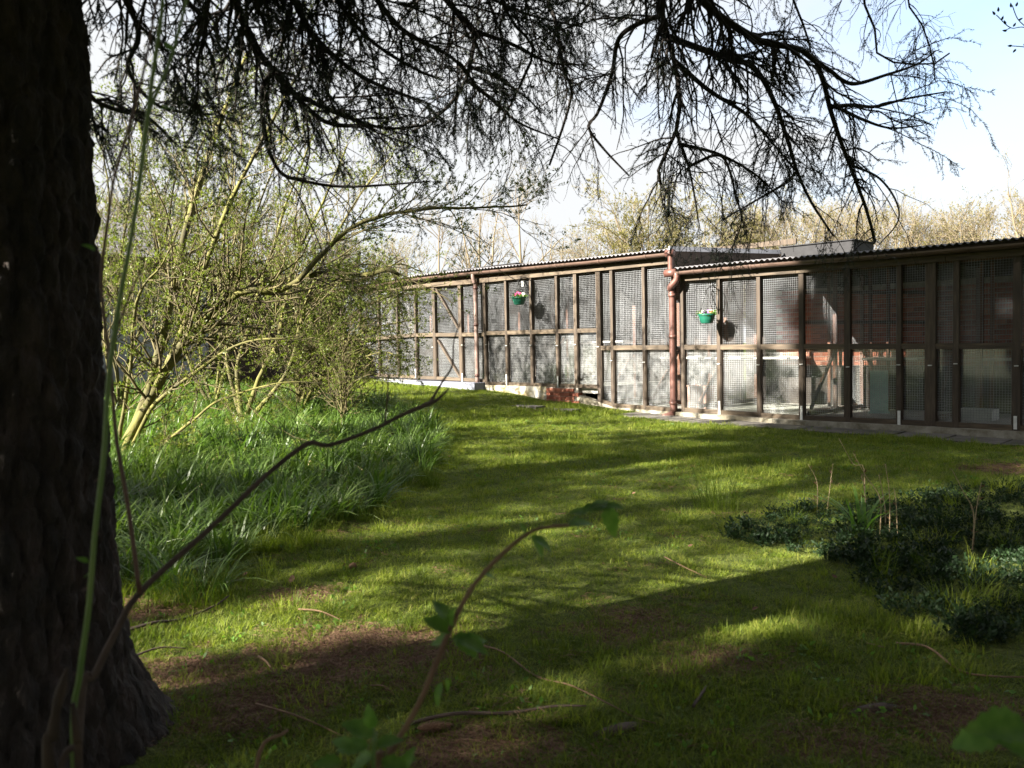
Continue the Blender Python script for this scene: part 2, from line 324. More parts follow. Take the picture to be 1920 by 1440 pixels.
n3 = n('ShaderNodeTexNoise'); n3.inputs['Scale'].default_value = 70; n3.inputs['Detail'].default_value = 6; l(v1, n3.inputs[0])
bn = n('ShaderNodeBump'); bn.inputs['Strength'].default_value = 0.9; bn.inputs['Distance'].default_value = 0.02; l(n3.outputs[0], bn.inputs['Height']); l(bn.outputs[0], p.inputs['Normal']); l(p.outputs[0], o.inputs[0])
MT['soil'] = m

# ------------------------------------------------------------------ ground sheet
def axis(lo, hi, step, far):
    a = np.arange(lo, hi + 1e-6, step); e = [step * 1.5]
    while sum(e) < far: e.append(e[-1] * 1.45)
    e = np.cumsum(e); return np.concatenate([lo - e[::-1], a, hi + e])
gx = axis(-14, 14, 0.2, 600); gy = axis(-4, 24, 0.2, 700)
X, Y = np.meshgrid(gx, gy); Zg = gz(X.ravel(), Y.ravel())
V = np.stack([X.ravel(), Y.ravel(), Zg], 1)
ii = np.arange(len(gy) * len(gx)).reshape(len(gy), len(gx))
F = np.stack([ii[:-1, :-1], ii[:-1, 1:], ii[1:, 1:], ii[1:, :-1]], -1).reshape(-1, 4)
me = mesh_from('lawn_ground', V, F, True)
LIT = [(G(690, 1230), 0.5), (G(560, 1120), 0.22), (G(330, 1270), 0.3), (G(1180, 1180), 0.32), (G(900, 1420), 0.3), (G(480, 1330), 0.25), (G(1560, 1400), 0.2), (G(1800, 1330), 0.3), (G(1000, 770), .2), (G(250,1140), .35), (G(1880, 880), .45), (G(1330,1240), .25)]
def litter(x, y):
    v = np.zeros(np.shape(x))
    for p, r in LIT: v = np.maximum(v, np.exp(-((x - p[0]) ** 2 + (1.3 * (y - p[1])) ** 2) / (r * r)))
    return v
at = me.attributes.new('litter', 'FLOAT', 'POINT'); at.data.foreach_set('value', litter(V[:, 0], V[:, 1]).astype(np.float32))
tag(link('ground', me, MT['soil']), kind='structure')
# ------------------------------------------------------------------ pen building
def line(pts, d=0.0):
    a = np.array(sorted(SZ(px, py, d) for px, py in pts)); return lambda s: float(np.interp(s, a[:, 0], a[:, 1]))
def S(px, d=0.0): return SZ(px, 650, d)[0]
def wire_panel(mb, s0, s1, z0, z1, d, pitch=0.031, r=0.0013):
    ns = max(2, int(round((s1 - s0) / pitch))); nz = max(2, int(round((z1 - z0) / pitch)))
    for i in range(ns + 1):
        s = s0 + (s1 - s0) * i / ns; mb.box(s - r, s + r, d - r, d + r, z0, z1)
    for i in range(nz + 1):
        z = z0 + (z1 - z0) * i / nz; mb.box(s0, s1, d - 3.2 * r, d - 1.1 * r, z - r, z + r)
def wire_side(mb, s, d0, d1, z0, z1, pitch=0.033, r=0.0012):
    nd = int((d1 - d0) / pitch); nz = int((z1 - z0) / pitch)
    for i in range(nd + 1):
        d = d0 + (d1 - d0) * i / nd; mb.box(s - r, s + r, d - r, d + r, z0, z1)
    for i in range(nz + 1):
        z = z0 + (z1 - z0) * i / nz; mb.box(s + 1.1 * r, s + 3.2 * r, d0, d1, z - r, z + r)
GD = -0.12    # how far the gutters stand out
DB = 2.0     # depth of the runs, front frame to back wall
def frame(root, posts, beam, rail, sill, ground, bh=0.085, doors=(), shoes=(), glass=True):
    P = [(S(px), w) for px, w in posts]
    for (px, w), (s, _) in zip(posts, P):
        dd = 0.06 + 0.25 * (w - 0.05)
        MB().box(s - w / 2, s + w / 2, 0, dd, sill(s) - 0.03, beam(s) + 0.02).build('post', MT['wood'], root)
    for i in range(len(P) - 1):
        (sa, wa), (sb, wb) = P[i], P[i + 1]
        a, b = sa + wa / 2 - 0.004, sb - wb / 2 + 0.004
        if b - a < 0.02: continue
        MB().box(a, b, 0.005, 0.05, rail(a) - 0.037, rail(a) + 0.037, rail(b) - 0.037, rail(b) + 0.037).build('rail', MT['wood_h'], root)
        MB().box(a, b, 0.006, 0.056, sill(a) - 0.032, sill(a) + 0.032, sill(b) - 0.032, sill(b) + 0.032).build('sill', MT['wood_h'], root)
        mb = MB(); wire_panel(mb, a, b, max(rail(a), rail(b)) - 0.03, max(beam(a), beam(b)) + 0.06, 0.068)
        tag(mb.build('wire_mesh', MT['wire'], root), kind='stuff')
        mb = MB(); wire_panel(mb, a, b, min(sill(a), sill(b)), min(rail(a), rail(b)) + 0.03, 0.068)
        tag(mb.build('wire_mesh', MT['wire'], root), kind='stuff')
        if glass:
            # beads round the lower pane
            z0, z1 = max(sill(a), sill(b)) + 0.035, min(rail(a), rail(b)) - 0.04
            pn = MB().box(a + 0.004, b - 0.004, 0.078, 0.081, min(sill(a), sill(b)), min(rail(a), rail(b)) + 0.02).build('pane', MT['pane'], root)
            for (u0, u1) in ((a, a + 0.014), (b - 0.014, b)):
                MB().box(u0, u1, 0.012, 0.06, z0, z1).build('glazing_bead', MT['wood'], pn)
    a, b = P[0][0] - 0.05, P[-1][0] + 0.05
    return P
def corrugated(root, sa, sb, front, d0, d1, rise, name='corrugated_roof'):
    pitch, amp = 0.085, 0.014; k = 8
    ss = np.arange(sa, sb, pitch / k); ph = 2 * np.pi * ss / pitch
    zf = np.array([front(s) for s in ss]) + amp * np.sin(ph)
    rows = []
    for d in np.linspace(d0, d1, 4): rows.append(np.stack([ss, np.full_like(ss, d), zf + rise * (d - d0)], 1))
    top = np.vstack(rows); bot = top - np.array([0, 0, 0.007]); n_ = len(ss); V = np.vstack([top, bot]); F = []
    o_ = len(top)
    for r in range(3):
        for i in range(n_ - 1):
            a = r * n_ + i; F.append((a, a + 1, a + n_ + 1, a + n_)); F.append((o_ + a, o_ + a + n_, o_ + a + n_ + 1, o_ + a + 1))
    for i in range(n_ - 1): F.append((i, o_ + i, o_ + i + 1, i + 1))
    for r in range(3):
        a = r * n_; F.append((a, a + n_, o_ + a + n_, o_ + a)); a = r * n_ + n_ - 1; F.append((a, o_ + a, o_ + a + n_, a + n_))
    return link(name, mesh_from(name, V, np.array(F), True), MT['roof'], root)
def gutter(root, sa, sb, z, d, name='gutter', r=0.055):
    prof = [(d + r * math.cos(a), r * math.sin(a)) for a in np.linspace(math.pi, 2 * math.pi, 9)]
    inn = [(d + (r - 0.006) * math.cos(a), (r - 0.006) * math.sin(a)) for a in np.linspace(2 * math.pi, math.pi, 9)]
    pr = prof + inn; n_ = len(pr); ss = np.linspace(sa, sb, 24); V = []; F = []
    for s in ss: V += [(s, p[0], z(s) + p[1]) for p in pr]
    for i in range(len(ss) - 1):
        for k in range(n_): F.append((i*n_ + k, (i+1)*n_ + k, (i+1)*n_ + (k+1) % n_, i*n_ + (k+1) % n_))
    F.append(tuple(range(n_))); F.append(tuple((len(ss)-1)*n_ + k for k in range(n_ - 1, -1, -1)))
    g = link(name, mesh_from(name, V, F), MT['gutter'], root)
    for s in np.arange(sa + 0.5, sb, 0.95):
        V, F = [], []; pr2 = [(d + (r + .006) * math.cos(a), (r + .006) * math.sin(a)) for a in np.linspace(math.pi * 0.98, 2.02 * math.pi, 9)]
        mb = MB()
        for k in range(8):
            (y0, z0), (y1, z1) = pr2[k], pr2[k + 1]
            mb.add([(s - .018, y0, z(s) + z0), (s + .018, y0, z(s) + z0), (s + .018, y1, z(s) + z1), (s - .018, y1, z(s) + z1)], [(0, 1, 2, 3)])
        mb.build('gutter_bracket', MT['gutter'], g)
    return g
def interior(root, sa, sb, floor_pts, beam, rail, parts, back=0.0, brick=None):
    for (a, b, zf) in floor_pts:
        MB().box(a, b, 0.09, DB, zf - 0.12, zf).build('pen_floor', MT['floor'], root)
    zf = min(f[2] for f in floor_pts)
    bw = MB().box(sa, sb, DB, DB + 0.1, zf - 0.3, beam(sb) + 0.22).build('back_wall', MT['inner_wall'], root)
    for s in parts:
        b, m = beam(s), rail(s); z0 = [f[2] for f in floor_pts if f[0] - 0.01 <= s <= f[1] + 0.01]; z0 = z0[0] if z0 else zf
        MB().box(s - 0.025, s + 0.025, DB - 0.07, DB - 0.01, z0, b).build('inner_post', MT['wood_red'], root)
        MB().box(s - 0.025, s + 0.025, 0.95, 1.0, z0, b).build('inner_post', MT['wood_red'], root)
        MB().bar((s, 0.1, m - 0.02), (s, DB - 0.08, m - 0.02), 0.045, 0.06).build('inner_rail', MT['wood_red'], root)
        MB().bar((s, 0.1, z0 + 0.05), (s, DB - 0.08, z0 + 0.05), 0.045, 0.06).build('inner_rail', MT['wood_red'], root)
        MB().bar((s + .01, 0.15, z0 + 0.12), (s + .01, 0.92, m - 0.08), 0.03, 0.05).build('brace', MT['wood_red'], root)
        mb = MB(); wire_side(mb, s + 0.03, 0.12, DB - 0.08, z0, b - 0.02); tag(mb.build('wire_mesh', MT['wire'], root), kind='stuff')
        MB().box(s + 0.2, s + 1.0, 1.45, 1.9, m - 0.22, m - 0.19).build('shelf', MT['white_plastic'], root)
    return bw

# ---- upper range (sections A and B)
sA0, sStep = S(640), S(1267)
gAB = line([(640,545-1),(775,522),(900,509),(1115,489),(1255,474)], GD)
beamAB = line([(640,548),(740,540),(897,527),(1115,504),(1262,489)])
railAB_A = line([(640,640),(775,628),(912,627)]); railAB_B = line([(905,625),(1122,619)]); railAB_2 = line([(1120,652.5),(1266,651)])
sillA = line([(640,700),(820,709),(912,714)]); sillB = line([(905,718.5),(1082,724)]); sill2 = line([(1084,737),(1150,760),(1266,768.5)])
gnd = lambda s: gz1(*WW(s, -0.05, 0)[:2])
base = WW(0, 0, 0)
rootU = thing('pen_range', (W0[0], W0[1], 0), 'timber and wire mesh animal pens under the taller corrugated roof, pink flower basket outside', 'animal pen', 'rows of animal pens', WROT)
postsA = [(640,.05),(675,.05),(710,.05),(745,.05),(779,.05),(814,.085),(863,.085),(909,.055)]
postsB = [(909,.055),(949,.052),(996,.055),(1044,.052),(1079,.07),(1122,.085)]
postsB2 = [(1122,.085),(1147,.055),(1207,.055),(1262,.06)]
frame(rootU, postsA, beamAB, railAB_A, sillA, gnd)
frame(rootU, postsB[1:], beamAB, railAB_B, sillB, gnd) if False else None
PB = postsB
def frame_skip(posts, rail, sill):
    # first post already stands in the neighbouring section
    n0 = len(rootU.children); frame(rootU, posts, beamAB, rail, sill, gnd)
frame_skip([(909.5,.051)] + postsB[1:], railAB_B, sillB)
frame_skip([(1122.6,.08)] + postsB2[1:], railAB_2, sill2)
def long_beam(root, sa, sb, z, h, d0, d1, mat, name, cuts=6):
    ss = np.linspace(sa, sb, cuts + 1)
    for i in range(cuts):
        a, b = ss[i], ss[i + 1] - 0.004
        MB().box(a, b, d0, d1, z(a) - h / 2, z(a) + h / 2, z(b) - h / 2, z(b) + h / 2).build(name, MT[mat], root)
long_beam(rootU, sA0 - .1, sStep - 0.02, beamAB, 0.085, -0.022, -0.002, 'wood_h', 'top_beam', 4)
roofF = lambda s: gAB(s) + 0.055
long_beam(rootU, sA0 - .1, sStep - 0.02, lambda s: gAB(s) - 0.015, 0.10, -0.068, -0.045, 'wood_dark', 'fascia_board', 3)
RISE = 0.052
corrugated(rootU, sA0 - 0.2, sStep + 0.03, roofF, GD - .03, 3.4, RISE)
gutter(rootU, sA0 - 0.2, sStep + 0.0, gAB, GD)
for s in np.arange(sA0, sStep, 0.75):   # rafters
    MB().bar((s, -0.03, gAB(s) + 0.0), (s, 3.3, gAB(s) + 3.4 * RISE), 0.045, 0.085).build('rafter', MT['wood_red'], rootU)
# reddish eaves boards above the mesh
for s in np.arange(sA0, sStep - 0.1, 0.12):
    MB().box(s, s + 0.114, 0.085, 0.1, beamAB(s) - 0.06, gAB(s) + 0.03).build('eaves_board', MT['wood_red'], rootU)
zA, zB, z2 = sillA(S(820)) - 0.01, sillB(S(1000)) - 0.01, sill2(S(1220)) + 0.0
interior(rootU, sA0, sStep, [(sA0, S(909), zA), (S(909) + .003, S(1115), zB), (S(1115) + .003, sStep, z2)], beamAB, lambda s: railAB_2(s) if s > S(1120) else railAB_B(s), [S(745), S(815), S(910), S(1000), S(1122) + .05, S(1210)])
# door braces of section A
for (x0, y0, x1, y1) in ((816, 541, 861, 621), (820, 638, 861, 707)):
    a, b = SZ(x0, y0), SZ(x1, y1); MB().bar((a[0], 0.03, a[1]), (b[0], 0.03, b[1]), 0.04, 0.055, (0, -1, 0)).build('door_brace', MT['wood'], rootU)
# base of section A: painted step
MB().box(sA0, S(909) - .02, -0.28, 0.10, zA - 0.45, zA - 0.055).build('step', MT['blue_render'], rootU)
# rendered plinth and brick pier under section B
sp0, sp1, sp2 = S(909) - .01, S(1024), S(1084)
pl = MB().box(sp0, sp1, -0.02, 0.12, zB - 0.5, sillB(sp0) - 0.034).build('plinth', MT['render'], rootU)
pier = MB().box(sp1 + .01, sp2 - .01, 0.0, 0.2, zB - 0.6, sillB(sp1) - 0.036).build('brick_pier', MT['mortar'], rootU)
bm_len, bm_h = 0.21, 0.062
bme = MB().box(0, bm_len, 0, 0.10, 0, bm_h).build('brick', MT['brick'], pier); brick_me = bme.data; bpy.data.objects.remove(bme)
half = MB().box(0, 0.1, 0, 0.10, 0, bm_h).build('brick', MT['brick'], pier); half_me = half.data; bpy.data.objects.remove(half)
for r in range(8):
    z = sillB(sp1) - 0.04 - 0.072 * (r + 1); s = sp1 - (0.11 if r % 2 else 0.0)
    while s + bm_len <= sp2 + 0.02:
        o_ = link('brick', brick_me, None, pier); o_.location = (s, -0.014 + random.uniform(-.003, .003), z); s += 0.221
# front kerb of B2
sm = S(1150); MB().box(sp2 + .0, sm, 0.0, 0.12, z2 - 0.4, sill2(sp2) - 0.034, z2 - .4, sill2(sm) - .034).build('plinth', MT['concrete'], rootU)
MB().box(sm + .002, sStep - .01, 0.0, 0.12, z2 - 0.4, sill2(sm) - 0.034, z2 - .4, sill2(sStep) - .034).build('plinth', MT['concrete'], rootU)
# roof end wall above the lower roof, with pale flashing
mb = MB(); zf = roofF(sStep)
mb.add([(sStep + .0, -0.1, zf - .45), (sStep + .0, 3.4, zf - .45), (sStep + .0, 3.4, zf + 3.5 * RISE - .03), (sStep + .0, -0.1, zf + .13 * RISE - .03),
        (sStep + .03, -0.1, zf - .45), (sStep + .03, 3.4, zf - .45), (sStep + .03, 3.4, zf + 3.5 * RISE - .03), (sStep + .03, -0.1, zf + .13 * RISE - .03)],
       [(3, 2, 1, 0), (4, 5, 6, 7), (0, 1, 5, 4), (1, 2, 6, 5), (2, 3, 7, 6), (3, 0, 4, 7)])
mb.build('end_wall', MT['wood_dark'], rootU)
MB().bar((sStep + .035, -0.2, zf + 0.0), (sStep + .035, 3.4, zf + 3.6 * RISE), 0.02, 0.075).build('flashing', MT['lead'], rootU)
# roof boxes and ridge board at the back
def roof_box(root, pl_, pr_, pt, d, depth, mat, name='roof_box', h=0.5):
    a = SZ(pl_, pt, d); b = SZ(pr_, pt, d)
    MB().box(a[0], b[0], d, d + depth, b[1] - h, b[1]).build(name, MT[mat], root)
    MB().box(a[0] - .03, b[0] + .03, d - .03, d + depth + .03, b[1] + .002, b[1] + 0.02).build('box_lid', MT['felt'], root)
roof_box(rootU, 813, 968, 494, 3.45, 0.9, 'felt')
MB().bar((S(640), 3.5, gAB(S(640)) + .22), (sStep, 3.5, gAB(sStep) + .21), 0.05, 0.08).build('ridge_board', MT['wood_dark'], rootU)
# downpipe 1
def pipe(root, pts, r=0.055, mat='pipe'):
    P = smooth_path(pts, 4); return MB().tube(P, r, 14).build('downpipe', MT[mat], root, True)
s1 = S(899); zt = gAB(s1)
dp = pipe(rootU, [(S(890, GD), GD, zt - .03), (S(890, GD), GD, zt - .10), (s1 - .0, -.10, zt - .2), (s1, -.075, zt - .30), (s1, -.075, zt - 1.0), (s1, -.075, zA - .02), (s1 - .02, -.10, zA - .09), (s1 - .10, -.22, zA - .15)], .042, 'pipe_pale')
for z in (zt - .33, (zt + zA) / 2, zA + .06): MB().tube([(s1, -.075, z), (s1, -.075, z + .05)], .049, 14).build('pipe_collar', MT['pipe'], dp, True)
# downpipe short piece at the step
s2 = S(1259, GD); zu = gAB(sStep)
dp2 = pipe(rootU, [(s2, GD, zu + .0), (s2, GD, zu - .1), (s2, GD, zu - .3)], 0.042)
MB().tube([(s2 - .07, GD, zu - .01), (s2 + .06, GD, zu - .01)], .062, 14).build('gutter_outlet', MT['pipe'], rootU, True)
# post shoes
def shoe(root, px, y0, y1, w=.03):
    a = SZ(px, y0); b = SZ(px, y1); MB().box(a[0] - w / 2, a[0] + w / 2, -0.012, -0.001, b[1], a[1]).build('post_shoe', MT['metal_white'], root)
for px, y0, y1 in ((779.5,692,708),(867,700,715),(950,702,723),(1046,705,726)): shoe(rootU, px, y0, y1)
# white door latches along the posts
def latch(root, px, py):
    a = SZ(px, py); MB().box(a[0] - .022, a[0] + .022, -.02, -.001, a[1] - .006, a[1] + .006).build('latch', MT['metal_white'], root)
for px, py in ((812,651),(867,647),(912,646),(950,648),(996,647),(1045,648),(1079,646),(1122,650),(1147,676),(1208,679)): latch(rootU, px, py)

# ---- lower range (section C)
rootL = thing('pen_range', (W0[0], W0[1], 0), 'timber and wire mesh animal pens under the lower corrugated roof, beside the slab path', 'animal pen', 'rows of animal pens', WROT)
sC0, sC1 = S(1272), S(2140)
gC = line([(1255,511),(1440,494),(1690,475),(1920,455),(2140,437)], GD)
beamC = line([(1276,522),(1440,511),(1580,499),(1920,472),(2140,454)])
railC = line([(1276,651),(1920,648.5),(2140,648)])
sillC = line([(1276,768),(1497,783),(1677,791),(1920,803.5),(2140,815)])
frame(rootL, [(1279,.05),(1347,.055),(1422,.055),(1502,.07),(1588,.08),(1685,.06),(1744,.12),(1792,.065),(1906,.085),(2010,.06),(2135,.06)], beamC, railC, sillC, gnd)
long_beam(rootL, sC0 + .01, sC1, beamC, 0.09, -0.022, -0.002, 'wood_h', 'top_beam', 3)
long_beam(rootL, sC0 + .01, sC1, lambda s: gC(s) - 0.015, 0.10, -0.068, -0.045, 'wood_dark', 'fascia_board', 3)
corrugated(rootL, sC0 + .045, sC1, lambda s: gC(s) + 0.058, GD - .03, 3.4, RISE * .9)
gutter(rootL, sC0 - .12, sC1, gC, GD)
for s in np.arange(sC0 + .2, sC1, 0.75): MB().bar((s, -0.03, gC(s) + 0.0), (s, 3.3, gC(s) + 3.4 * RISE * .9), 0.045, 0.085).build('rafter', MT['wood_red'], rootL)
for s in np.arange(sC0 + .05, sC1 - .12, 0.12):
    MB().box(s, s + 0.114, 0.085, 0.1, beamC(s) - 0.06, gC(s) + 0.03).build('eaves_board', MT['wood_red'], rootL)
zC = [sillC(S(p)) - 0.0 for p in (1380, 1600, 1900)]
zfl = zC[1] + 0.0
bw = interior(rootL, sC0 + .05, sC1, [(sC0 + .05, S(1502), zC[0] + .02), (S(1502) + .003, S(1790), zC[1]), (S(1790) + .003, sC1, zC[2])], beamC, railC, [S(1300), S(1502) + .06, S(1744), S(1906)])
# red brick back wall seen through the upper mesh of the right hand pens: each brick its own piece
cnt = 0; sb0, sb1 = S(1470, DB), S(1960, DB) + 0.0
r = 0; z = railC(sb0) - 0.33
while z < beamC(sb1) + 0.05 and cnt < 290:
    s = sb0 - (0.11 if r % 2 else 0)
    while s < sb1 and cnt < 290:
        o_ = link('brick', brick_me, None, bw); o_.location = (s, DB - 0.05 + random.uniform(-.003, .003), z); cnt += 1; s += 0.221
    z += 0.073; r += 1
MB().box(sb0 - .11, sb1 + .1, DB - .04, DB - .001, railC(sb0) - 0.34, z).build('mortar_bed', MT['mortar'], bw)
# inner frame timbers in front of the bricks
for px in (1555, 1632, 1665, 1840, 1860):
    s = S(px, 1.7); MB().box(s - .022, s + .022, 1.68, 1.73, zC[1] + .01, beamC(s) + .05).build('inner_post', MT['wood_red'], rootL)
for (pa, pb, py) in ((1505, 1740, 548), (1505, 1740, 604)):
    a = SZ(pa, py, 1.66); b = SZ(pb, py, 1.66); MB().bar((a[0], 1.66, a[1]), (b[0], 1.66, b[1]), 0.03, 0.05).build('inner_rail', MT['wood_dark'], rootL)
# concrete kerb under the sills
ss = np.linspace(sC0 - .05, sC1, 8)
for i in range(7):
    a, b = ss[i], ss[i + 1] - .003
    MB().box(a, b, -0.10, 0.12, sillC(a) - .45, sillC(a) - .034, sillC(b) - .45, sillC(b) - .034).build('kerb', MT['concrete'], rootL)
roof_box(rootL, 1464, 1600, 450, 3.5, 0.9, 'felt', h=.6)
a = SZ(1380, 463, 4.2); b = SZ(1475, 457, 4.2); MB().bar((a[0] - 1.5, 4.2, a[1]), (b[0] + .2, 4.2, b[1] + .03), 0.05, 0.10).build('ridge_board', MT['wood'], rootL)
s3 = S(1269); zg = gC(sC0)
pts = [(S(1270, GD), GD, zg - .02), (S(1270, GD), GD, zg - .12), (s3 - .02, -.13, zg - .24), (s3 - .02, -.085, zg - .33), (s3 - .02, -.085, zg - 1.0), (s3 - .02, -.085, zC[0] + .03), (s3 - .04, -.12, zC[0] - .05), (s3 - .12, -.22, zC[0] - .10)]
dp = pipe(rootL, pts, .052)
for z in (zg - .38, (zg + zC[0]) / 2 + .06, zC[0] + .1): MB().tube([(s3 - .02, -.085, z), (s3 - .02, -.085, z + .05)], .059, 14).build('pipe_collar', MT['pipe'], dp, True)
MB().tube([(sC0 - .14, GD, zg - .01), (sC0 + .05, GD, zg - .01)], .062, 14).build('gutter_outlet', MT['pipe'], rootL, True)
for px, y0, y1 in ((1349,752,778),(1503,761,788),(1686,770,798),(1904,780,805)): shoe(rootL, px, y0, y1, .035)
for px, py in ((1348,682),(1422,684),(1503,683),(1590,688),(1685,684),(1744,685),(1792,682),(1906,686)): latch(rootL, px, py)

# ---- brackets and hanging baskets
def bracket_and_basket(root, post_px, top_py, bx_px, by_py, label, cols):
    s, zt = SZ(post_px, top_py); D = 0.33
    mb = MB(); mb.tube([(s, -.012, zt - .38), (s, -.012, zt)], .008, 6)
    mb.tube(smooth_path([(s, -.012, zt - .02), (s, -.14, zt + .03), (s, -.26, zt + .01), (s, -D, zt - .03), (s, -D - .02, zt - .06)], 4), .007, 6)
    mb.tube(smooth_path([(s, -.012, zt - .34), (s, -.12, zt - .20), (s, -.2, zt - .08), (s, -.16, zt - .04), (s, -.12, zt - .09), (s, -.15, zt - .13)], 4), .006, 6)
    mb.build('basket_bracket', MT['iron'], root, True)
    # pot rim height from the photograph
    zr = SZ(bx_px, by_py, -D)[1]
    p = WW(s, -D, 0); rt = thing('hanging_basket', (p[0], p[1], zr - 0.14), label, 'hanging basket', 'hanging baskets on the pens')
    R, H = 0.125, 0.145; prof = [(0.0, 0), (.07, 0), (.085, .01), (.105, .06), (R - .008, .115), (R - .006, .12), (R + .006, .12), (R + .006, H), (R - .008, H), (R - .012, .125), (0, .12)]
    V = []; F = []; n_ = 24
    for (r, z) in prof:
        for k in range(n_): a = 2 * math.pi * k / n_; V.append((r * math.cos(a), r * math.sin(a), z))
    for i in range(len(prof) - 1):
        for k in range(n_): F.append((i*n_ + k, i*n_ + (k+1) % n_, (i+1)*n_ + (k+1) % n_, (i+1)*n_ + k))
    link('pot', mesh_from('pot', V, F, False), MT['pot'], rt)
    top = (0, 0, zt - .06 - (zr - .14))
    for k in range(3):
        a = 2 * math.pi * k / 3 + .3; MB().tube([(R * math.cos(a), R * math.sin(a), H), top], .0035, 5).build('hanger_wire', MT['iron'], rt)
    r2 = random.Random(int(post_px)); lv = []
    for k in range(130):
        a = r2.uniform(0, 6.28); q = np.array([math.cos(a), math.sin(a), 0]); rr_ = r2.uniform(.02, .15); c = q * rr_ + np.array([0, 0, H + r2.uniform(-.01, .035) - (r2.uniform(0, .09) if rr_ > .125 else 0)])
        d = unit(q + np.array([r2.uniform(-.5, .5), r2.uniform(-.5, .5), r2.uniform(0, .8)])); sd = unit(np.cross(d, [0, 0, 1]) + np.array([0, 0, r2.uniform(-.3, .3)])); l_, w_ = r2.uniform(.03, .055), .016
        lv.append((np.array([c, c + d*l_*.5 + sd*w_, c + d*l_, c + d*l_*.5 - sd*w_]), np.array([[0, 1, 2, 3]])))
    V, F = joinVF(lv); tag(link('foliage', mesh_from('foliage', V, F), MT['fgleaf'], rt), kind='stuff')
    for (cx, cy, cz, mat, nb) in cols:
        for k in range(nb):
            c = np.array([cx + r2.uniform(-.03, .03), cy + r2.uniform(-.03, .03), H + cz + r2.uniform(-.015, .025)]); V = []; F = []
            nrm = unit(np.array([r2.uniform(-.7, .2), r2.uniform(-1, -.2), r2.uniform(.2, 1)])); u = unit(np.cross(nrm, [0, 0, 1.0])); v = np.cross(nrm, u)
            for j in range(6):
                a = 2 * math.pi * j / 6; b0 = len(V); dv = u * math.cos(a) + v * math.sin(a); tv = -u * math.sin(a) + v * math.cos(a); rr = .026
                V += [c, c + dv*rr*.6 + tv*rr*.5 + nrm*.006, c + dv*rr + nrm*.002, c + dv*rr*.6 - tv*rr*.5 + nrm*.006]; F.append((b0, b0+1, b0+2, b0+3))
            link('bloom', mesh_from('bloom', V, F), MT[mat], rt)
    return rt
bracket_and_basket(rootU, 996, 524, 975, 557, 'green hanging basket with pink and white blooms on the taller pens', [(-.05, -.02, .03, 'pink', 7), (.0, -.04, .05, 'pink', 4), (.07, -.03, .03, 'white_petal', 6)])
bracket_and_basket(rootL, 1347, 541, 1326, 589, 'green hanging basket with purple and peach blooms beside the brown downpipe', [(-.02, -.03, .03, 'purple', 5), (.05, -.03, .03, 'orange', 3), (-.08, -.02, .01, 'white_petal', 3), (.09, .0, .01, 'white_petal', 2)])
# small white tag under the first bracket
s, z = SZ(980, 532, -.05); MB().box(s - .025, s + .025, -.055, -.05, z - .05, z + .05).build('white_tag', MT['metal_white'], rootU)
# ---- things inside the pens
def world_box(name, px, py, d, w_, dp_, h_, mat, label, cat, z=None):
    s, z0 = SZ(px, py, d); z0 = z if z is not None else z0
    p = WW(s, d, 0); o_ = thing(name, (p[0], p[1], z0), label, cat, None, WROT); return o_, w_, dp_, h_
def open_box(o_, w_, d_, h_, mat, name='tray_wall', t_=.012):
    MB().box(-w_/2, w_/2, -d_/2, d_/2, 0, t_).build('base', MT[mat], o_)
    for (a, b, c, d) in ((-w_/2, w_/2, -d_/2, -d_/2 + t_), (-w_/2, w_/2, d_/2 - t_, d_/2), (-w_/2, -w_/2 + t_, -d_/2 + t_ + .001, d_/2 - t_ - .001), (w_/2 - t_, w_/2, -d_/2 + t_ + .001, d_/2 - t_ - .001)):
        MB().box(a, b, c, d, t_ + .001, h_).build('side', MT[mat], o_)
    MB().box(-w_/2 - .012, w_/2 + .012, -d_/2 - .012, -d_/2 - .001, h_ - .02, h_).build('rim', MT[mat], o_)
o_, a, b, c = world_box('litter_tray', 1833, 780, 0.9, .42, .32, .14, '', 'pale plastic litter tray on the floor of the shaded right pen', 'litter tray', z=zC[2] + .001); open_box(o_, .42, .32, .14, 'white_plastic')
o_, a, b, c = world_box('litter_tray', 1180, 758, 1.2, .5, .35, .16, '', 'white plastic tray on the sunny floor beside the downpipe', 'litter tray', z=z2 + .001); open_box(o_, .5, .35, .18, 'white_plastic')
s, z = SZ(1314, 728, 0.5); p = WW(s, .5, 0); o_ = thing('pink_crate', (p[0], p[1], zC[0] + .021), 'pale pink box standing behind the mesh below the purple basket', 'box', None, WROT); open_box(o_, .34, .25, .36, 'card')
s, z = SZ(1648, 700, 1.2); p = WW(s, 1.2, 0); o_ = thing('teal_panel', (p[0], p[1], zC[1] + .001), 'pale teal panel standing inside the shaded pen', 'panel', None, WROT + .5)
MB().box(-.12, .12, -.01, .01, 0.03, .62).build('sheet', MT['teal'], o_); MB().box(-.14, .14, -.03, .03, 0, .03).build('foot', MT['teal'], o_)  # upright pale teal sheet on a small foot
# ------------------------------------------------------------------ slab path in front of the lower pens
path = bpy.data.objects.new('path', None); COL.objects.link(path); tag(path, kind='structure')
path.location = (W0[0], W0[1], 0); path.rotation_euler = (0, 0, WROT)
s = S(1200)
slab_cache = {}
k = 0
while s < sC1:
    wd = 0.6; za, zb = gnd(s), gnd(s + wd)
    p0 = WW(s, -.42, 0); q0 = WW(s + wd, -.42, 0); 
    za = gz1(*WW(s, -.4, 0)[:2]); zb = gz1(*WW(s + wd, -.4, 0)[:2]); 
    j = random.uniform(-.006, .006)
    MB().box(s + .006, s + wd - .006, -.70 + random.uniform(-.02, .02), -.125, za - .04, za + .018 + j, zb - .04, zb + .018 - j).build('paving_slab', MT['slab'], path)
    s += wd; k += 1
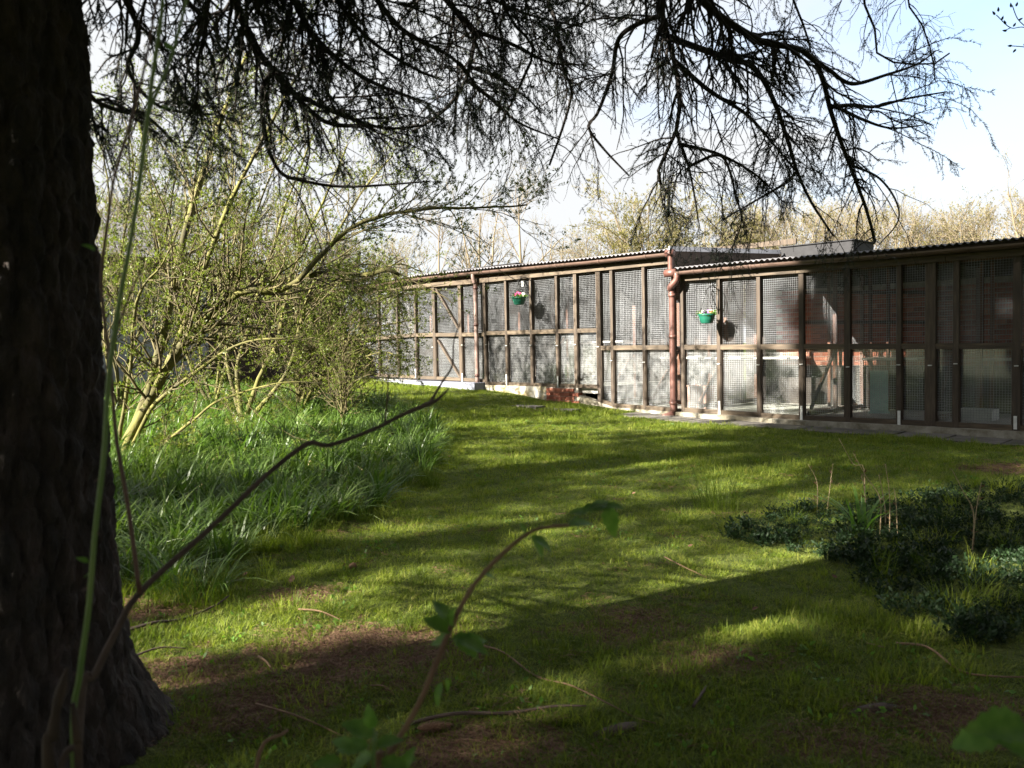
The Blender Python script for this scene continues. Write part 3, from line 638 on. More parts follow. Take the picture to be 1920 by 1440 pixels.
# sunken stepping slabs further along the lawn edge
for (px, py) in ((985, 762), (1050, 768)):
    p = G(px, py); MB().box(-.35, .35, -.12, .12, -.03, .016).build('paving_slab', MT['slab'], path, loc=(np.dot(p - W0, EX), np.dot(p - W0, EY), p[2]))

# ------------------------------------------------------------------ shed and board fence behind the shrubs
shR = AT(392, 690, 17.6); hw = 2.6; shC = shR - (np.array([EY[0], EY[1], 0]) * hw); zb = gz1(shC[0], shC[1])
ztop = AT(380, 494, 17.4)[2]
shed = thing('shed', (shC[0], shC[1], zb), 'pale grey walled shed with dark slate roof half hidden behind the shrubs', 'shed', None, WROT + math.pi / 2)
H = ztop - zb
MB().box(-hw, hw, 0, 3, -.3, H).build('wall', MT['shed'], shed)
rf = MB(); rf.add([(-hw - .2, -.3, H + .02), (hw + .2, -.3, H + .02), (hw + .2, 1.5, H + 1.0), (-hw - .2, 1.5, H + 1.0), (-hw - .2, -.3, H - .06), (hw + .2, -.3, H - .06), (hw + .2, 1.5, H + .92), (-hw - .2, 1.5, H + .92)], [(0, 1, 2, 3), (7, 6, 5, 4), (0, 4, 5, 1), (1, 5, 6, 2), (3, 2, 6, 7), (0, 3, 7, 4)])
rf.add([(-hw - .2, 1.5, H + 1.0), (hw + .2, 1.5, H + 1.0), (hw + .2, 3.3, H + .02), (-hw - .2, 3.3, H + .02)], [(0, 1, 2, 3)])
rf = rf.build('roof', MT['slate'], shed)
sl_me = None
for r in range(7):
    y = -.3 + r * .25; z = H + .03 + (y + .3) * (.98 / 1.8)
    x = -hw - .2 + (.15 if r % 2 else 0)
    while x < hw + .05:
        if sl_me is None:
            t_ = .98 / 1.8; sl_me = mesh_from('slate', *(lambda m_: (m_.V, m_.F))(MB().add([(0, 0, .012), (.29, 0, .012), (.29, .33, .33 * t_ + .004), (0, .33, .33 * t_ + .004), (0, 0, .002), (.29, 0, .002), (.29, .33, .33 * t_ - .004), (0, .33, .33 * t_ - .004)], [(0, 1, 2, 3), (7, 6, 5, 4), (0, 4, 5, 1), (1, 5, 6, 2), (3, 2, 6, 7), (0, 3, 7, 4)]))); sl_me.materials.append(MT['slate'])
        link('slate', sl_me, None, rf, (x, y, z + random.uniform(0, .004))); x += .3
r_ = ray(275, 606); nS = np.array([EX[0], EX[1], 0]); t_ = np.dot(shR - CAM, nS) / np.dot(r_, nS); pv = CAM + r_ * t_
V, F = tube1([(0, -.05, 0), (0, .02, 0)], .11, 16)
link('vent', mesh_from('vent', V, F, True), MT['iron'], shed, (np.dot(pv - shC, EY), -.01, pv[2] - zb))
MB().box(-hw - .03, hw + .03, -.42, -.31, H - .10, H - .0).build('gutter', MT['wood_dark'], shed)

fa, fb = (shR - EX * .6 - EY * .3)[:2], WW(sA0 - .2, .3, 0)[:2]
fl = np.linalg.norm(fb - fa); fd = (fb - fa) / fl; zb = gz1(*fa)
fence = thing('board_fence', (fa[0], fa[1], zb), 'dark close boarded timber fence between the shed and the pens', 'fence', None, math.atan2(fd[1], fd[0]))
zt = AT(520, 509, 18)[2] - zb
bd = None; x = 0.0
while x < fl - .12:
    if bd is None: bd = MB().box(0, .145, 0, .022, -.2, zt).build('board', MT['wood_dark'], fence); bm_ = bd.data
    else:
        o_ = link('board', bm_, None, fence); o_.location = (x, random.uniform(-.006, .006), random.uniform(-.02, .01))
    x += .152
MB().box(0, fl, -.03, .05, zt + .002, zt + .06).build('capping_rail', MT['wood_dark'], fence)
for z in (.4, zt - .4): MB().box(0, fl, .03, .08, z, z + .09).build('rail', MT['wood_dark'], fence)
# ------------------------------------------------------------------ vegetation generators (all vectorised)
def perp_rand(T, g):
    v = g.normal(size=T.shape); v -= T * (v * T).sum(-1, keepdims=True); return unit(v)
def paths_interp(P, i, t):
    K = P.shape[1]; x = t * (K - 1); k = np.minimum(x.astype(int), K - 2); f = (x - k)[:, None]
    a = P[i, k]; b = P[i, k + 1]; return a * (1 - f) + b * f, unit(b - a)
def grow(P, R, per_m, len_rng, ang, grav, jit, K, g, t0=0.15, t1=1.0, rfac=0.6, rmin=0.0012, bias=None, taper_len=0.5):
    """children of the paths P [n,K,3]: straight-ish shoots that droop (grav<0) or reach up (grav>0)"""
    Ls = np.linalg.norm(np.diff(P, axis=1), axis=2).sum(1)
    cnt = g.poisson(np.maximum(per_m * Ls, 0.2)); i = np.repeat(np.arange(len(P)), cnt)
    if len(i) == 0: return np.zeros((0, K, 3)), np.zeros((0, K)), i
    t = g.uniform(t0, t1, len(i)); p, T = paths_interp(P, i, t)
    Rb = R[i, np.minimum((t * (P.shape[1] - 1)).astype(int), P.shape[1] - 1)]
    a = g.uniform(ang[0], ang[1], len(i))[:, None]; D = unit(T * np.cos(a) + perp_rand(T, g) * np.sin(a))
    if bias is not None: D = unit(D + np.asarray(bias))
    ln = g.uniform(len_rng[0], len_rng[1], len(i)) * (1 - taper_len * t)
    seg = (ln / (K - 1))[:, None]; pts = [p]; cur = p
    for k in range(K - 1):
        D = unit(D + g.normal(size=D.shape) * jit + np.array([0, 0, grav]) * (1.0 / K)); cur = cur + D * seg; pts.append(cur)
    C = np.stack(pts, 1); r0 = np.maximum(np.minimum(Rb * rfac, ln * 0.03 + 0.001), rmin)
    RR = r0[:, None] * np.linspace(1, 0.45, K)[None, :]; return C, np.maximum(RR, rmin * 0.7), i
def leaves_on(P, per_m, size, g, width=0.38, t0=0.1, up=0.0, clump=1, spread=0.9, fold=0.25):
    Ls = np.linalg.norm(np.diff(P, axis=1), axis=2).sum(1)
    cnt = g.poisson(per_m * Ls); i = np.repeat(np.arange(len(P)), cnt); t = g.uniform(t0, 1.0, len(i))
    if clump > 1: i = np.repeat(i, clump); t = np.repeat(t, clump)
    p, T = paths_interp(P, i, t)
    D = unit(T * 0.8 + perp_rand(T, g) * spread + np.array([0, 0, up])); sdir = perp_rand(D, g); nrm = np.cross(D, sdir)
    l = g.uniform(size[0], size[1], len(i))[:, None]; w_ = l * width
    b = p + D * l * 0.08
    V = np.stack([b, b + D * l * 0.45 + sdir * w_ * 0.5 + nrm * w_ * fold, b + D * l, b + D * l * 0.45 - sdir * w_ * 0.5 + nrm * w_ * fold], 1).reshape(-1, 3)
    n_ = len(i); F = np.arange(n_ * 4).reshape(n_, 4); return V, F
def needles_on(P, per_m, ln, wd, g, t0=0.05, ang=(0.7, 1.15)):
    Ls = np.linalg.norm(np.diff(P, axis=1), axis=2).sum(1)
    cnt = g.poisson(per_m * Ls); i = np.repeat(np.arange(len(P)), cnt); t = g.uniform(t0, 1.0, len(i))
    p, T = paths_interp(P, i, t); a = g.uniform(ang[0], ang[1], len(i))[:, None]
    D = unit(T * np.cos(a) + perp_rand(T, g) * np.sin(a)); sd = perp_rand(D, g)
    l = g.uniform(ln[0], ln[1], len(i))[:, None]
    V = np.stack([p - sd * wd, p + sd * wd, p + D * l], 1).reshape(-1, 3); n_ = len(i)
    return V, np.arange(n_ * 3).reshape(n_, 3)
def resample(P, K):
    P = np.asarray(P, float); d = np.concatenate([[0], np.cumsum(np.linalg.norm(np.diff(P, axis=0), axis=1))]); t = np.linspace(0, d[-1], K)
    return np.stack([np.interp(t, d, P[:, k]) for k in range(3)], 1)
def wpart(name, V, F, mat, root, smooth=False, kind=None):
    V = np.asarray(V, float) - np.array(root.location)
    return tag(link(name, mesh_from(name, V, np.asarray(F), smooth), mat, root), kind=kind)

# ------------------------------------------------------------------ the big spruce at the left edge
TX, TY = -1.52, 2.5
tz = gz1(TX, TY)
spruce = thing('spruce_tree', (TX, TY, tz), 'big dark barked spruce trunk with drooping limbs hanging over the lawn', 'tree', 'spruce trees')
na, zs = 200, np.concatenate([np.linspace(-0.15, 3.6, 200), np.linspace(3.65, 15, 40)])
V = []
for z in zs:
    r = (0.272 + 0.13 * math.exp(-max(z, -.1) / 0.22)) * (1 if z < 4 else max(0.08, 1 - (z - 4) / 12))
    lx = -0.012 * z
    for k in range(na):
        a = 2 * math.pi * k / na; c, s_ = math.cos(a), math.sin(a)
        lob = 1 + 0.2 * math.exp(-max(z, 0) / 0.3) * math.sin(3 * a - 0.9) + 0.06 * math.exp(-max(z, 0) / 0.5) * math.sin(5 * a + 2)
        wx = 0.25 * mnoise.noise(Vector((c * 6, s_ * 6, z * 5)))
        dv = mnoise.voronoi(Vector((c * 4.6 + wx, s_ * 4.6 + wx, z * 6.5 + wx)))[0]; plate = min(1.0, (dv[1] - dv[0]) * 3.5)
        big = mnoise.noise(Vector((c * 3, s_ * 3, z * 1.1)))
        rr = r * lob + 0.024 * (plate - .7) + 0.014 * big + 0.010 * mnoise.noise(Vector((c * 26, s_ * 26, z * 16))) + 0.007 * mnoise.noise(Vector((c * 60, s_ * 60, z * 60)))
        V.append((lx + rr * c, rr * s_, z))
V = np.array(V); ii = np.arange(len(V)).reshape(len(zs), na); B = np.roll(ii, -1, 1)
F = np.stack([ii[:-1], B[:-1], B[1:], ii[1:]], -1).reshape(-1, 4)
link('trunk', mesh_from('trunk', V, F, True), MT['bark'], spruce)

def trunk_pt(z): return np.array([TX - 0.012 * z, TY, tz + z])
# visible limbs traced as directions; distances follow from where each limb leaves the trunk and how far spruce limbs reach
LIMBS = [
 # (attach height on trunk or None, depth list start/end, base radius, pixels, foliage density 0..1, twig density)
 (3.6, (2.9, 3.9), .030, [(395,-90),(440,0),(473,80),(523,143),(607,227),(690,236)], 2.2, 1.7),
 (4.0, (3.1, 4.0), .024, [(520,-80),(560,20),(610,90),(690,150),(790,190)], 1.9, 1.6),
 (3.9, (3.0, 4.0), .022, [(640,-100),(700,-10),(760,60),(850,110),(900,170)], 1.5, 1.5),
 (None, (3.4, 3.9), .010, [(493,165),(497,250),(523,320),(573,340),(657,350),(807,340)], .35, .7),
 (4.3, (3.6, 4.4), .026, [(790,-80),(837,0),(867,33),(890,60),(883,110),(870,157),(833,207),(773,247)], 1.0, 1.2),
 (None, (4.1, 4.5), .010, [(890,60),(960,83),(1030,117),(1096,122)], .2, .8),
 (None, (4.1, 4.5), .009, [(883,123),(927,143),(987,183),(1015,213)], .2, .8),
 (None, (4.2, 4.6), .010, [(877,157),(923,187),(973,230),(1050,262)], .8, 1.2),
 (4.6, (3.9, 4.8), .022, [(960,-90),(1010,-30),(1040,33),(1057,133),(1073,167),(1057,233),(1030,310)], .5, 1.1),
 (4.8, (4.2, 5.0), .030, [(1215,-100),(1237,0),(1247,50),(1270,143),(1273,227),(1253,277),(1230,337),(1253,353),(1253,407)], .9, 1.5),
 (None, (4.4, 4.8), .014, [(1235,10),(1200,43),(1160,73),(1147,140),(1120,213),(1103,237),(1130,277),(1180,330)], .4, 1.1),
 (4.9, (4.1, 5.2), .034, [(1250,-90),(1313,0),(1380,50),(1423,77),(1513,97),(1540,140),(1557,207),(1577,267),(1600,327),(1627,400),(1640,453)], .7, 1.3),
 (None, (4.6, 5.1), .018, [(1255,60),(1360,108),(1413,127),(1450,187),(1480,273),(1493,317),(1520,377),(1563,443)], .7, 1.5),
 (None, (4.7, 5.1), .013, [(1265,130),(1330,170),(1400,215),(1450,270),(1500,330)], 1.0, 1.6),
 (5.0, (4.6, 5.2), .018, [(1440,-80),(1487,0),(1513,67),(1520,97)], .5, 1.2),
 (5.1, (4.8, 5.3), .016, [(1580,-80),(1617,0),(1640,53),(1653,110),(1747,120),(1780,100)], .7, .9),
 (None, (5.0, 5.3), .012, [(1553,130),(1597,157),(1663,140),(1720,120),(1755,95)], .8, 1.0),
 (5.2, (4.9, 5.4), .013, [(1660,-80),(1697,0),(1727,43),(1747,100),(1753,150)], .3, 1.0),
 (None, (5.05, 5.35), .012, [(1557,187),(1600,197),(1640,200),(1700,185),(1775,172)], 1.2, 1.1),
 (None, (5.05, 5.3), .010, [(1570,215),(1620,225),(1670,240),(1730,235)], .9, .9),
 (None, (5.1, 5.25), .007, [(1600,322),(1647,333),(1680,377),(1683,417),(1647,460)], .05, .5),
 (None, (4.8, 5.0), .008, [(1277,233),(1293,320),(1313,433)], .25, 1.2),
 (None, (4.8, 5.1), .008, [(1353,293),(1380,367),(1390,417),(1373,467)], .25, 1.2),
 (None, (4.8, 5.1), .010, [(1270,275),(1350,290),(1420,330),(1470,380)], .5, 1.2),
 (None, (5.0, 5.2), .008, [(1500,320),(1470,345),(1410,380),(1350,415)], .2, .9),
 (4.2, (3.4, 4.3), .016, [(980,-90),(940,-20),(960,40),(1000,90),(980,150),(940,230)], .7, 1.2),
 (4.7, (4.0, 4.7), .016, [(1100,-90),(1110,-10),(1080,30),(1040,50)], 1.3, 1.3),
 (4.0, (3.2, 4.1), .018, [(600,-90),(640,10),(700,80),(780,130),(830,150)], 1.3, 1.3),
 (4.4, (3.6, 4.4), .016, [(850,-80),(930,0),(1000,30),(1090,50)], 1.5, 1.4),
 (None, (3.5, 3.9), .012, [(560,180),(640,215),(720,240),(800,235)], 1.3, 1.2),
 (3.3, (2.75, 3.5), .016, [(210,-60),(260,60),(240,130),(300,200),(400,215)], 1.3, 1.3),
 (2.6, (2.7, 3.3), .012, [(150,150),(215,205),(270,215),(330,270)], 1.0, 1.2),
 (3.2, (2.75, 3.6), .014, [(300,-60),(380,40),(350,120),(420,150)], .8, 1.0),
]
g = np.random.default_rng(11); BUILT = []
def to_px(Q):
    q = Q - CAM; fw = q @ _f; return np.stack([960 + FPX * (q @ _r) / fw, 720 - FPX * (q @ _u) / fw], 1), fw
for (att, dep, r0, pix, fol, twg) in LIMBS:
    dd = np.linspace(dep[0], dep[1], len(pix)) + g.normal(0, .04, len(pix))
    pts = [AT(px, py, d) for (px, py), d in zip(pix, dd)]
    if att is not None:
        a = trunk_pt(att); first = pts[0]; mid = a * .5 + first * .5 + np.array([0, 0, .18]); pts = [a, mid] + pts
    if att is None:          # a side limb: it leaves the limb it touches
        best = None
        for Q_ in BUILT:
            xy, fw = to_px(Q_); dd_ = np.hypot(xy[:, 0] - pix[0][0], xy[:, 1] - pix[0][1]); k_ = int(dd_.argmin())
            if best is None or dd_[k_] < best[0]: best = (dd_[k_], Q_[k_])
        d0 = best[1][1]; pts = [best[1]] + [AT(px, py, d0 + (dep[1] - dep[0]) * i_ / max(1, len(pix) - 1)) for i_, (px, py) in enumerate(pix) if i_ > 0 or best[0] > 25]
    P = resample(smooth_path(pts, 8), 40); R = r0 * np.linspace(1, .22, 40) + .0015; BUILT.append(P)
    V, F = tube1(P, R, 8); lb = link('limb', mesh_from('limb', np.array(V) - np.array(spruce.location), F, True), MT['twig_dark'], spruce)
    nd = 320 if fol > 1.1 else 240
    P1 = P[None]; R1 = R[None]; st = 0.25 if att is not None else 0.0
    A, RA, _ = grow(P1, R1, 14 * twg, (.22, .75), (.5, 1.25), -1.0, .16, 7, g, t0=st, rfac=.45, rmin=.0016)
    Bq, RB, _ = grow(A, RA, 15.5 * twg, (.07, .32), (.5, 1.1), -.9, .2, 5, g, t0=.1, rfac=.7, rmin=.0014)
    Cq, RC, _ = grow(Bq, RB, 4 * twg, (.05, .14), (.5, 1.0), -.3, .2, 4, g, t0=.2, rfac=.8, rmin=.0012)
    V, F = joinVF([tubes(A, RA, 4), tubes(Bq, RB, 3), tubes(Cq, RC, 3)])
    wpart('twigs', V, F, MT['twig_dark'], spruce, kind='stuff').parent = lb
    # live needles sit on clusters of the outer shoots; the rest of the twigs are bare
    nl = []
    for Q in (Bq, Cq):
        if len(Q) == 0: continue
        f = np.array([mnoise.noise(Vector(tuple(q[0] * 3.0))) for q in Q]); thr = 0.16 - 0.30 * fol
        keep = Q[f > thr]
        if len(keep): nl.append(needles_on(keep, nd, (.012, .022), .0017, g))
    f = np.array([mnoise.noise(Vector(tuple(q[-1] * 3.0))) for q in A]); kp = A[f > .22 - .32 * fol][:, 3:]
    if len(kp): nl.append(needles_on(kp, nd, (.012, .022), .0017, g))
    if nl:
        V, F = joinVF(nl); o_ = wpart('needles', V, F, MT['needle'], spruce, kind='stuff'); o_.parent = lb
# a few cones hanging in the limbs
def conifer_crown(root, base, z0, z1, rad, nwh, g, fol=1.0, droop=.28, skip=None, top_r=.5, ls=(.08, .15)):
    Ps = []; h = z1 - z0
    for z in np.linspace(z0, z1, nwh):
        f = (z - z0) / h; L_ = rad * (1 - f) ** .8 + top_r
        for k in range(5):
            a = g.uniform(0, 2 * np.pi); d = np.array([math.cos(a), math.sin(a), 0]); L2 = L_ * g.uniform(.7, 1.1)
            if skip and skip(a, z): continue
            t = np.linspace(0, 1, 10)[:, None]; Ps.append(np.array(base) + np.array([0, 0, z]) + d * t * L2 + np.array([0, 0, 1]) * (.25 * t - (.25 + droop) * t ** 1.6) * L2 + g.normal(0, .03, (10, 3)) * t)
    P = np.array(Ps); R = np.linspace(.035, .006, 10)[None] * np.ones((len(P), 1))
    A, RA, _ = grow(P, R, 5.5, (.4, 1.2), (.7, 1.2), -.5, .12, 6, g, t0=.15, rmin=.004)
    V, F = joinVF([tubes(P, R, 5), tubes(A, RA, 3)])
    wpart('limbs', V, F, MT['twig_dark'], root, kind='stuff')
    B_, RB_, _ = grow(A, RA, 9, (.12, .36), (.5, 1.1), -.6, .2, 4, g, rmin=.003)
    V, F = leaves_on(B_, 22 * fol, ls, g, width=.34, clump=1, spread=.8)
    V2, F2 = leaves_on(A, 26 * fol, ls, g, width=.34, clump=1, spread=.8)
    V, F = joinVF([(V, F), (V2, F2)]); wpart('crown', V, F, MT['needle'], root, kind='stuff')
g = np.random.default_rng(5)
conifer_crown(spruce, (TX, TY, tz), 6.3, 15.0, 3.4, 20, g, .8, ls=(.16, .30))
conifer_crown(spruce, (TX, TY, tz), 3.4, 6.2, 4.0, 16, g, 1.6, ls=(.12, .22), skip=lambda a, z: not (4.4 < a < 6.2), top_r=2.5)  # unseen limb layer on the camera side, added to darken the foreground
# unseen short side limbs left of the trunk, added to roughen its shadow edge
gq = np.random.default_rng(15); Ps = []
for k in range(26):
    z = gq.uniform(.9, 4.2); a = math.radians(141) + gq.normal(0, .14); d = np.array([math.cos(a), math.sin(a), gq.uniform(-.1, .2)]); t = np.linspace(0, 1, 8)[:, None]; L_ = gq.uniform(.6, 1.35)
    Ps.append(trunk_pt(z) + d * t * L_ + np.array([0, 0, -.25]) * t ** 2 * L_ + np.cumsum(gq.normal(0, .01, (8, 3)), 0))
P = np.array(Ps); R = np.linspace(.016, .005, 8)[None] * np.ones((len(P), 1))
A, RA, _ = grow(P, R, 11, (.15, .4), (.6, 1.1), -.5, .15, 6, gq, t0=.4, rmin=.002); B_, RB_, _ = grow(A, RA, 14, (.06, .18), (.5, 1.1), -.4, .2, 4, gq, rmin=.0015)
V, F = joinVF([tubes(P, R, 6), tubes(A, RA, 3), tubes(B_, RB_, 3)]); wpart('shadow_edge_limbs', V, F, MT['twig_dark'], spruce, kind='stuff')
V, F = leaves_on(B_, 45, (.03, .06), gq, width=.3); wpart('needles', V, F, MT['needle'], spruce, kind='stuff')
# neighbouring spruces that stand left of the lawn and shade it
def shade_spruce(x, y, z0, z1, rad, nwh, label, seed, fol=1.0, ls=(.08, .15)):
    g = np.random.default_rng(seed); zb = gz1(x, y); rt = thing('spruce_tree', (x, y, zb), label, 'tree', 'spruce trees')
    P = np.array([(0, 0, -.2), (0, 0, z1 * .4), (.05, 0, z1 * .8), (.05, 0, z1 + .4)]); V, F = tube1(smooth_path(P, 4), np.linspace(.24, .04, 13), 10)
    link('trunk', mesh_from('trunk', V, F, True), MT['bark'], rt); conifer_crown(rt, (x, y, zb), z0, z1, rad, nwh, g, fol, ls=ls); return rt
shade_spruce(-10.15, 1.85, 9.2, 20.0, 1.75, 30, 'tall slender spruce left of the lawn, in line with the shaded pens', 3, 1.5, (.14, .26))
t1 = shade_spruce(-11.75, -5.6, 3.6, 17.0, 2.9, 38, 'spruce left of the lawn, behind the big dark trunk', 4, .85, (.13, .24))
t2 = shade_spruce(-14.6, -2.7, 6.0, 18.0, 2.0, 24, 'thin crowned spruce standing alone left of the lawn', 9, .6)
def copy_tree(src, x, y, rz, sc_, label):
    r = src.copy(); COL.objects.link(r); r.location = (x, y, gz1(x, y)); r.rotation_euler = (0, 0, rz); r.scale = (sc_,) * 3; r['label'] = label
    for ch in list(src.children):
        c = ch.copy(); COL.objects.link(c); c.parent = r
    return r
copy_tree(t2, -15.6, -0.9, 2.2, 1.0, 'thin crowned spruce between the lone one and the slender one')
for (x, y, rz, sc_, lb) in [(-3.4, -3.6, 1, .95, 'added sky-blocking spruce behind the big dark trunk, between two taller spruces'), (0.8, -4.6, 2, 1.0, 'added sky-blocking spruce behind the lawn opposite the pens'), (4.6, -3.6, 3, 1.05, 'added sky-blocking spruce behind the dark ground cover'), (7.6, -0.4, 4, .95, 'added sky-blocking spruce right of the dark ground cover'), (9.2, 4.2, 5, .9, 'added sky-blocking spruce at the end of the slab path'), (5.4, 1.4, .8, .75, 'added shorter sky-blocking spruce beside the dark ground cover'), (-7.0, -6.0, .4, 1.0, 'added sky-blocking spruce at the back of the spruce row')]:
    copy_tree(t1, x, y, rz, sc_, lb)  # spruces out of view, added to block sky light and deepen the shade

# ------------------------------------------------------------------ shrubs and trees with young leaves
def leafy(root, stems, depths, radii, g, d1=5.0, l1=(.5, 1.5), up=.25, d2=9, l2=(.2, .6), d3=8, l3=(.08, .25), leaf=(.018, .038), lpm=14, bark='mossbark', twig='twig', leafm='wleaf', bias1=None, t0=.3, wander=.1, l0=None, lean=None):
    ends = []
    allP = []
    for pix, dp, r0 in zip(stems, depths, radii):
        dd = np.linspace(dp[0], dp[1], len(pix)); pts = [AT(px, py, d) for (px, py), d in zip(pix, dd)]
        P = resample(smooth_path(pts, 8), 30); P[1:] += np.cumsum(g.normal(0, .006, (29, 3)), 0) * .6
        R = r0 * np.linspace(1, .25, 30) ** .9 * (1 + .08 * np.sin(np.linspace(0, 22, 30)))
        V, F = tube1(P, R, 10); link('stem', mesh_from('stem', np.array(V) - np.array(root.location), F, True), MT[bark], root); allP.append((P, R))
    P = np.array([p for p, r in allP]); R = np.array([r for p, r in allP])
    A, RA, _ = grow(P, R, d1, l1, (.35, .95), up, .14, 10, g, t0=t0, rfac=.4, rmin=.003, bias=bias1)
    B_, RB, _ = grow(A, RA, d2, l2, (.4, 1.0), up * .6, .16, 6, g, t0=.12, rfac=.6, rmin=.0017)
    C, RC, _ = grow(B_, RB, d3, l3, (.4, 1.0), up * .4, .18, 4, g, t0=.1, rfac=.7, rmin=.0012)
    V, F = joinVF([tubes(A, RA, 5), tubes(B_, RB, 3), tubes(C, RC, 3)]); wpart('twigs', V, F, MT[twig], root, kind='stuff')
    V, F = joinVF([leaves_on(C, lpm * 1.4, leaf, g, up=.5, clump=3, t0=.5), leaves_on(B_, lpm * .7, leaf, g, up=.5, clump=3, t0=.3)]); wpart('crown', V, F, MT[leafm], root, kind='stuff')
    return A, B_, C
def ground_anchor(px, depth):
    p = AT(px, 760, depth); return np.array([p[0], p[1], gz1(p[0], p[1])])
g = np.random.default_rng(21)
b = ground_anchor(222, 8.7)
wil = thing('willow_shrub', b, 'mossy many stemmed willow leaning over the strap leaved bed beside the spruce trunk', 'shrub', 'willow shrubs')
leafy(wil, [[(205,905),(225,850),(262,775),(290,690),(312,590),(330,500),(347,430),(360,380),(385,300),(420,200),(460,100)],
            [(215,895),(240,830),(285,745),(335,660),(375,610),(420,570),(462,541),(530,540),(575,515),(620,505),(655,506),(690,512),(725,500),(752,510)],
            [(215,890),(262,790),(300,710),(335,640),(362,567),(388,500),(408,447),(440,375),(480,300),(530,210),(580,120)],
            [(225,890),(273,784),(320,735),(373,695),(430,655),(480,640),(545,638)],
            [(235,895),(315,826),(360,790),(407,753),(504,726),(600,722)],
            [(560,525),(600,480),(655,430),(720,405),(830,391),(890,391),(990,384)],
            [(215,890),(222,820),(240,700),(255,560),(300,500),(330,440),(350,400)]],
      [(8.7, 9.4), (8.7, 8.2), (8.7, 8.6), (8.7, 8.0), (8.7, 7.9), (8.3, 8.6), (8.7, 8.5)], [.058, .06, .042, .027, .02, .027, .025], g, d1=7.5, l1=(.5, 1.6), up=.35, d2=9, d3=8, lpm=18, t0=.2)
g = np.random.default_rng(22)
def shrub(name, px, depth, label, stems, dps, radii, seed, **kw):
    g = np.random.default_rng(seed); b = ground_anchor(px, depth); rt = thing(name, b, label, 'shrub', 'willow shrubs')
    base = b - np.array([0, 0, .05]); 
    # every stem starts at the ground of its own shrub
    def first(p): 
        q = base - CAM; fw = np.dot(q, _f); return (960 + FPX * np.dot(q, _r) / fw, 720 - FPX * np.dot(q, _u) / fw)
    leafy(rt, [[first(0)] + s for s in stems], dps, radii, g, **kw); return rt
shrub('willow_shrub', 455, 11.2, 'sunlit willow with upright yellow green stems before the board fence', 
      [[(445,700),(462,635),(492,530),(520,450),(540,380),(590,250)], [(485,710),(512,662),(530,605),(550,505),(585,417),(605,380),(650,270)], [(430,690),(428,600),(418,520),(425,420),(440,320),(430,220)], [(520,720),(545,670),(558,610),(575,555),(620,450),(680,350),(730,290)]],
      [(11.2, 11.6), (11.2, 11.0), (11.2, 12.0), (11.2, 10.6)], [.036, .036, .028, .032], 31, d1=8, l1=(.6, 1.8), up=.4, d2=8, d3=8, lpm=16, t0=.15)
shrub('willow_shrub', 560, 12.4, 'wide low willow whose arching twigs spread in front of the pen door',
      [[(580,670),(620,620),(690,570),(760,545)], [(590,690),(650,640),(710,615),(775,600)], [(560,680),(600,600),(660,540),(740,500),(790,515)], [(600,710),(660,680),(720,660),(770,680)], [(560,660),(570,590),(600,530),(650,480)], [(590,690),(630,640),(655,580),(700,530)]],
      [(12.4, 12.6), (12.4, 12.0), (12.4, 13), (12.4, 11.6), (12.4, 12.8), (12.4, 13.2)], [.03, .03, .03, .024, .026, .024], 32, d1=16, l1=(.6, 1.5), up=-.2, d2=9, d3=7, l2=(.15, .55), lpm=19, t0=.08)
shrub('willow_shrub', 400, 13.0, 'willow thicket of thin stems in front of the pale grey shed',
      [[(380,690),(365,560),(370,430),(350,300),(330,180)], [(420,700),(450,560),(470,440),(510,330),(560,220)], [(360,700),(320,560),(290,430),(270,300),(240,160)], [(410,690),(410,560),(400,420),(420,300),(440,180)]],
      [(13, 13.6), (13, 12.4), (13, 13.2), (13, 12.8)], [.028, .028, .028, .024], 33, d1=9, l1=(.6, 1.8), up=.45, d2=9, d3=8, lpm=16, t0=.25)
shrub('willow_shrub', 225, 11.5, 'leafy willow bush rising in front of the shed gutter beside the dark trunk',
      [[(220,700),(215,600),(225,500),(240,400),(250,300),(230,200)], [(205,700),(195,600),(190,500),(205,380),(190,260)], [(240,690),(270,600),(285,520),(310,440),(330,330),(370,230)], [(215,680),(170,560),(120,430),(90,300)]],
      [(11.5, 11.8), (11.5, 11.2), (11.5, 12.2), (11.5, 11.5)], [.025, .025, .025, .022], 34, d1=8, l1=(.5, 1.6), up=.4, d2=9, d3=8, lpm=22, t0=.22)
shrub('willow_shrub', 640, 10.8, 'small low willow at the lawn edge with brown twig tips',
      [[(650,690),(680,660),(720,640),(745,650)], [(640,700),(640,660),(660,620),(690,590)], [(660,710),(700,700),(740,700)], [(630,700),(600,660),(590,610)]],
      [(10.8, 11.4), (10.8, 11), (10.8, 11.3), (10.8, 10.6)], [.022, .022, .018, .018], 35, d1=14, l1=(.3, 1.0), up=-.1, d2=9, d3=7, l2=(.12, .4), lpm=9, t0=.1)

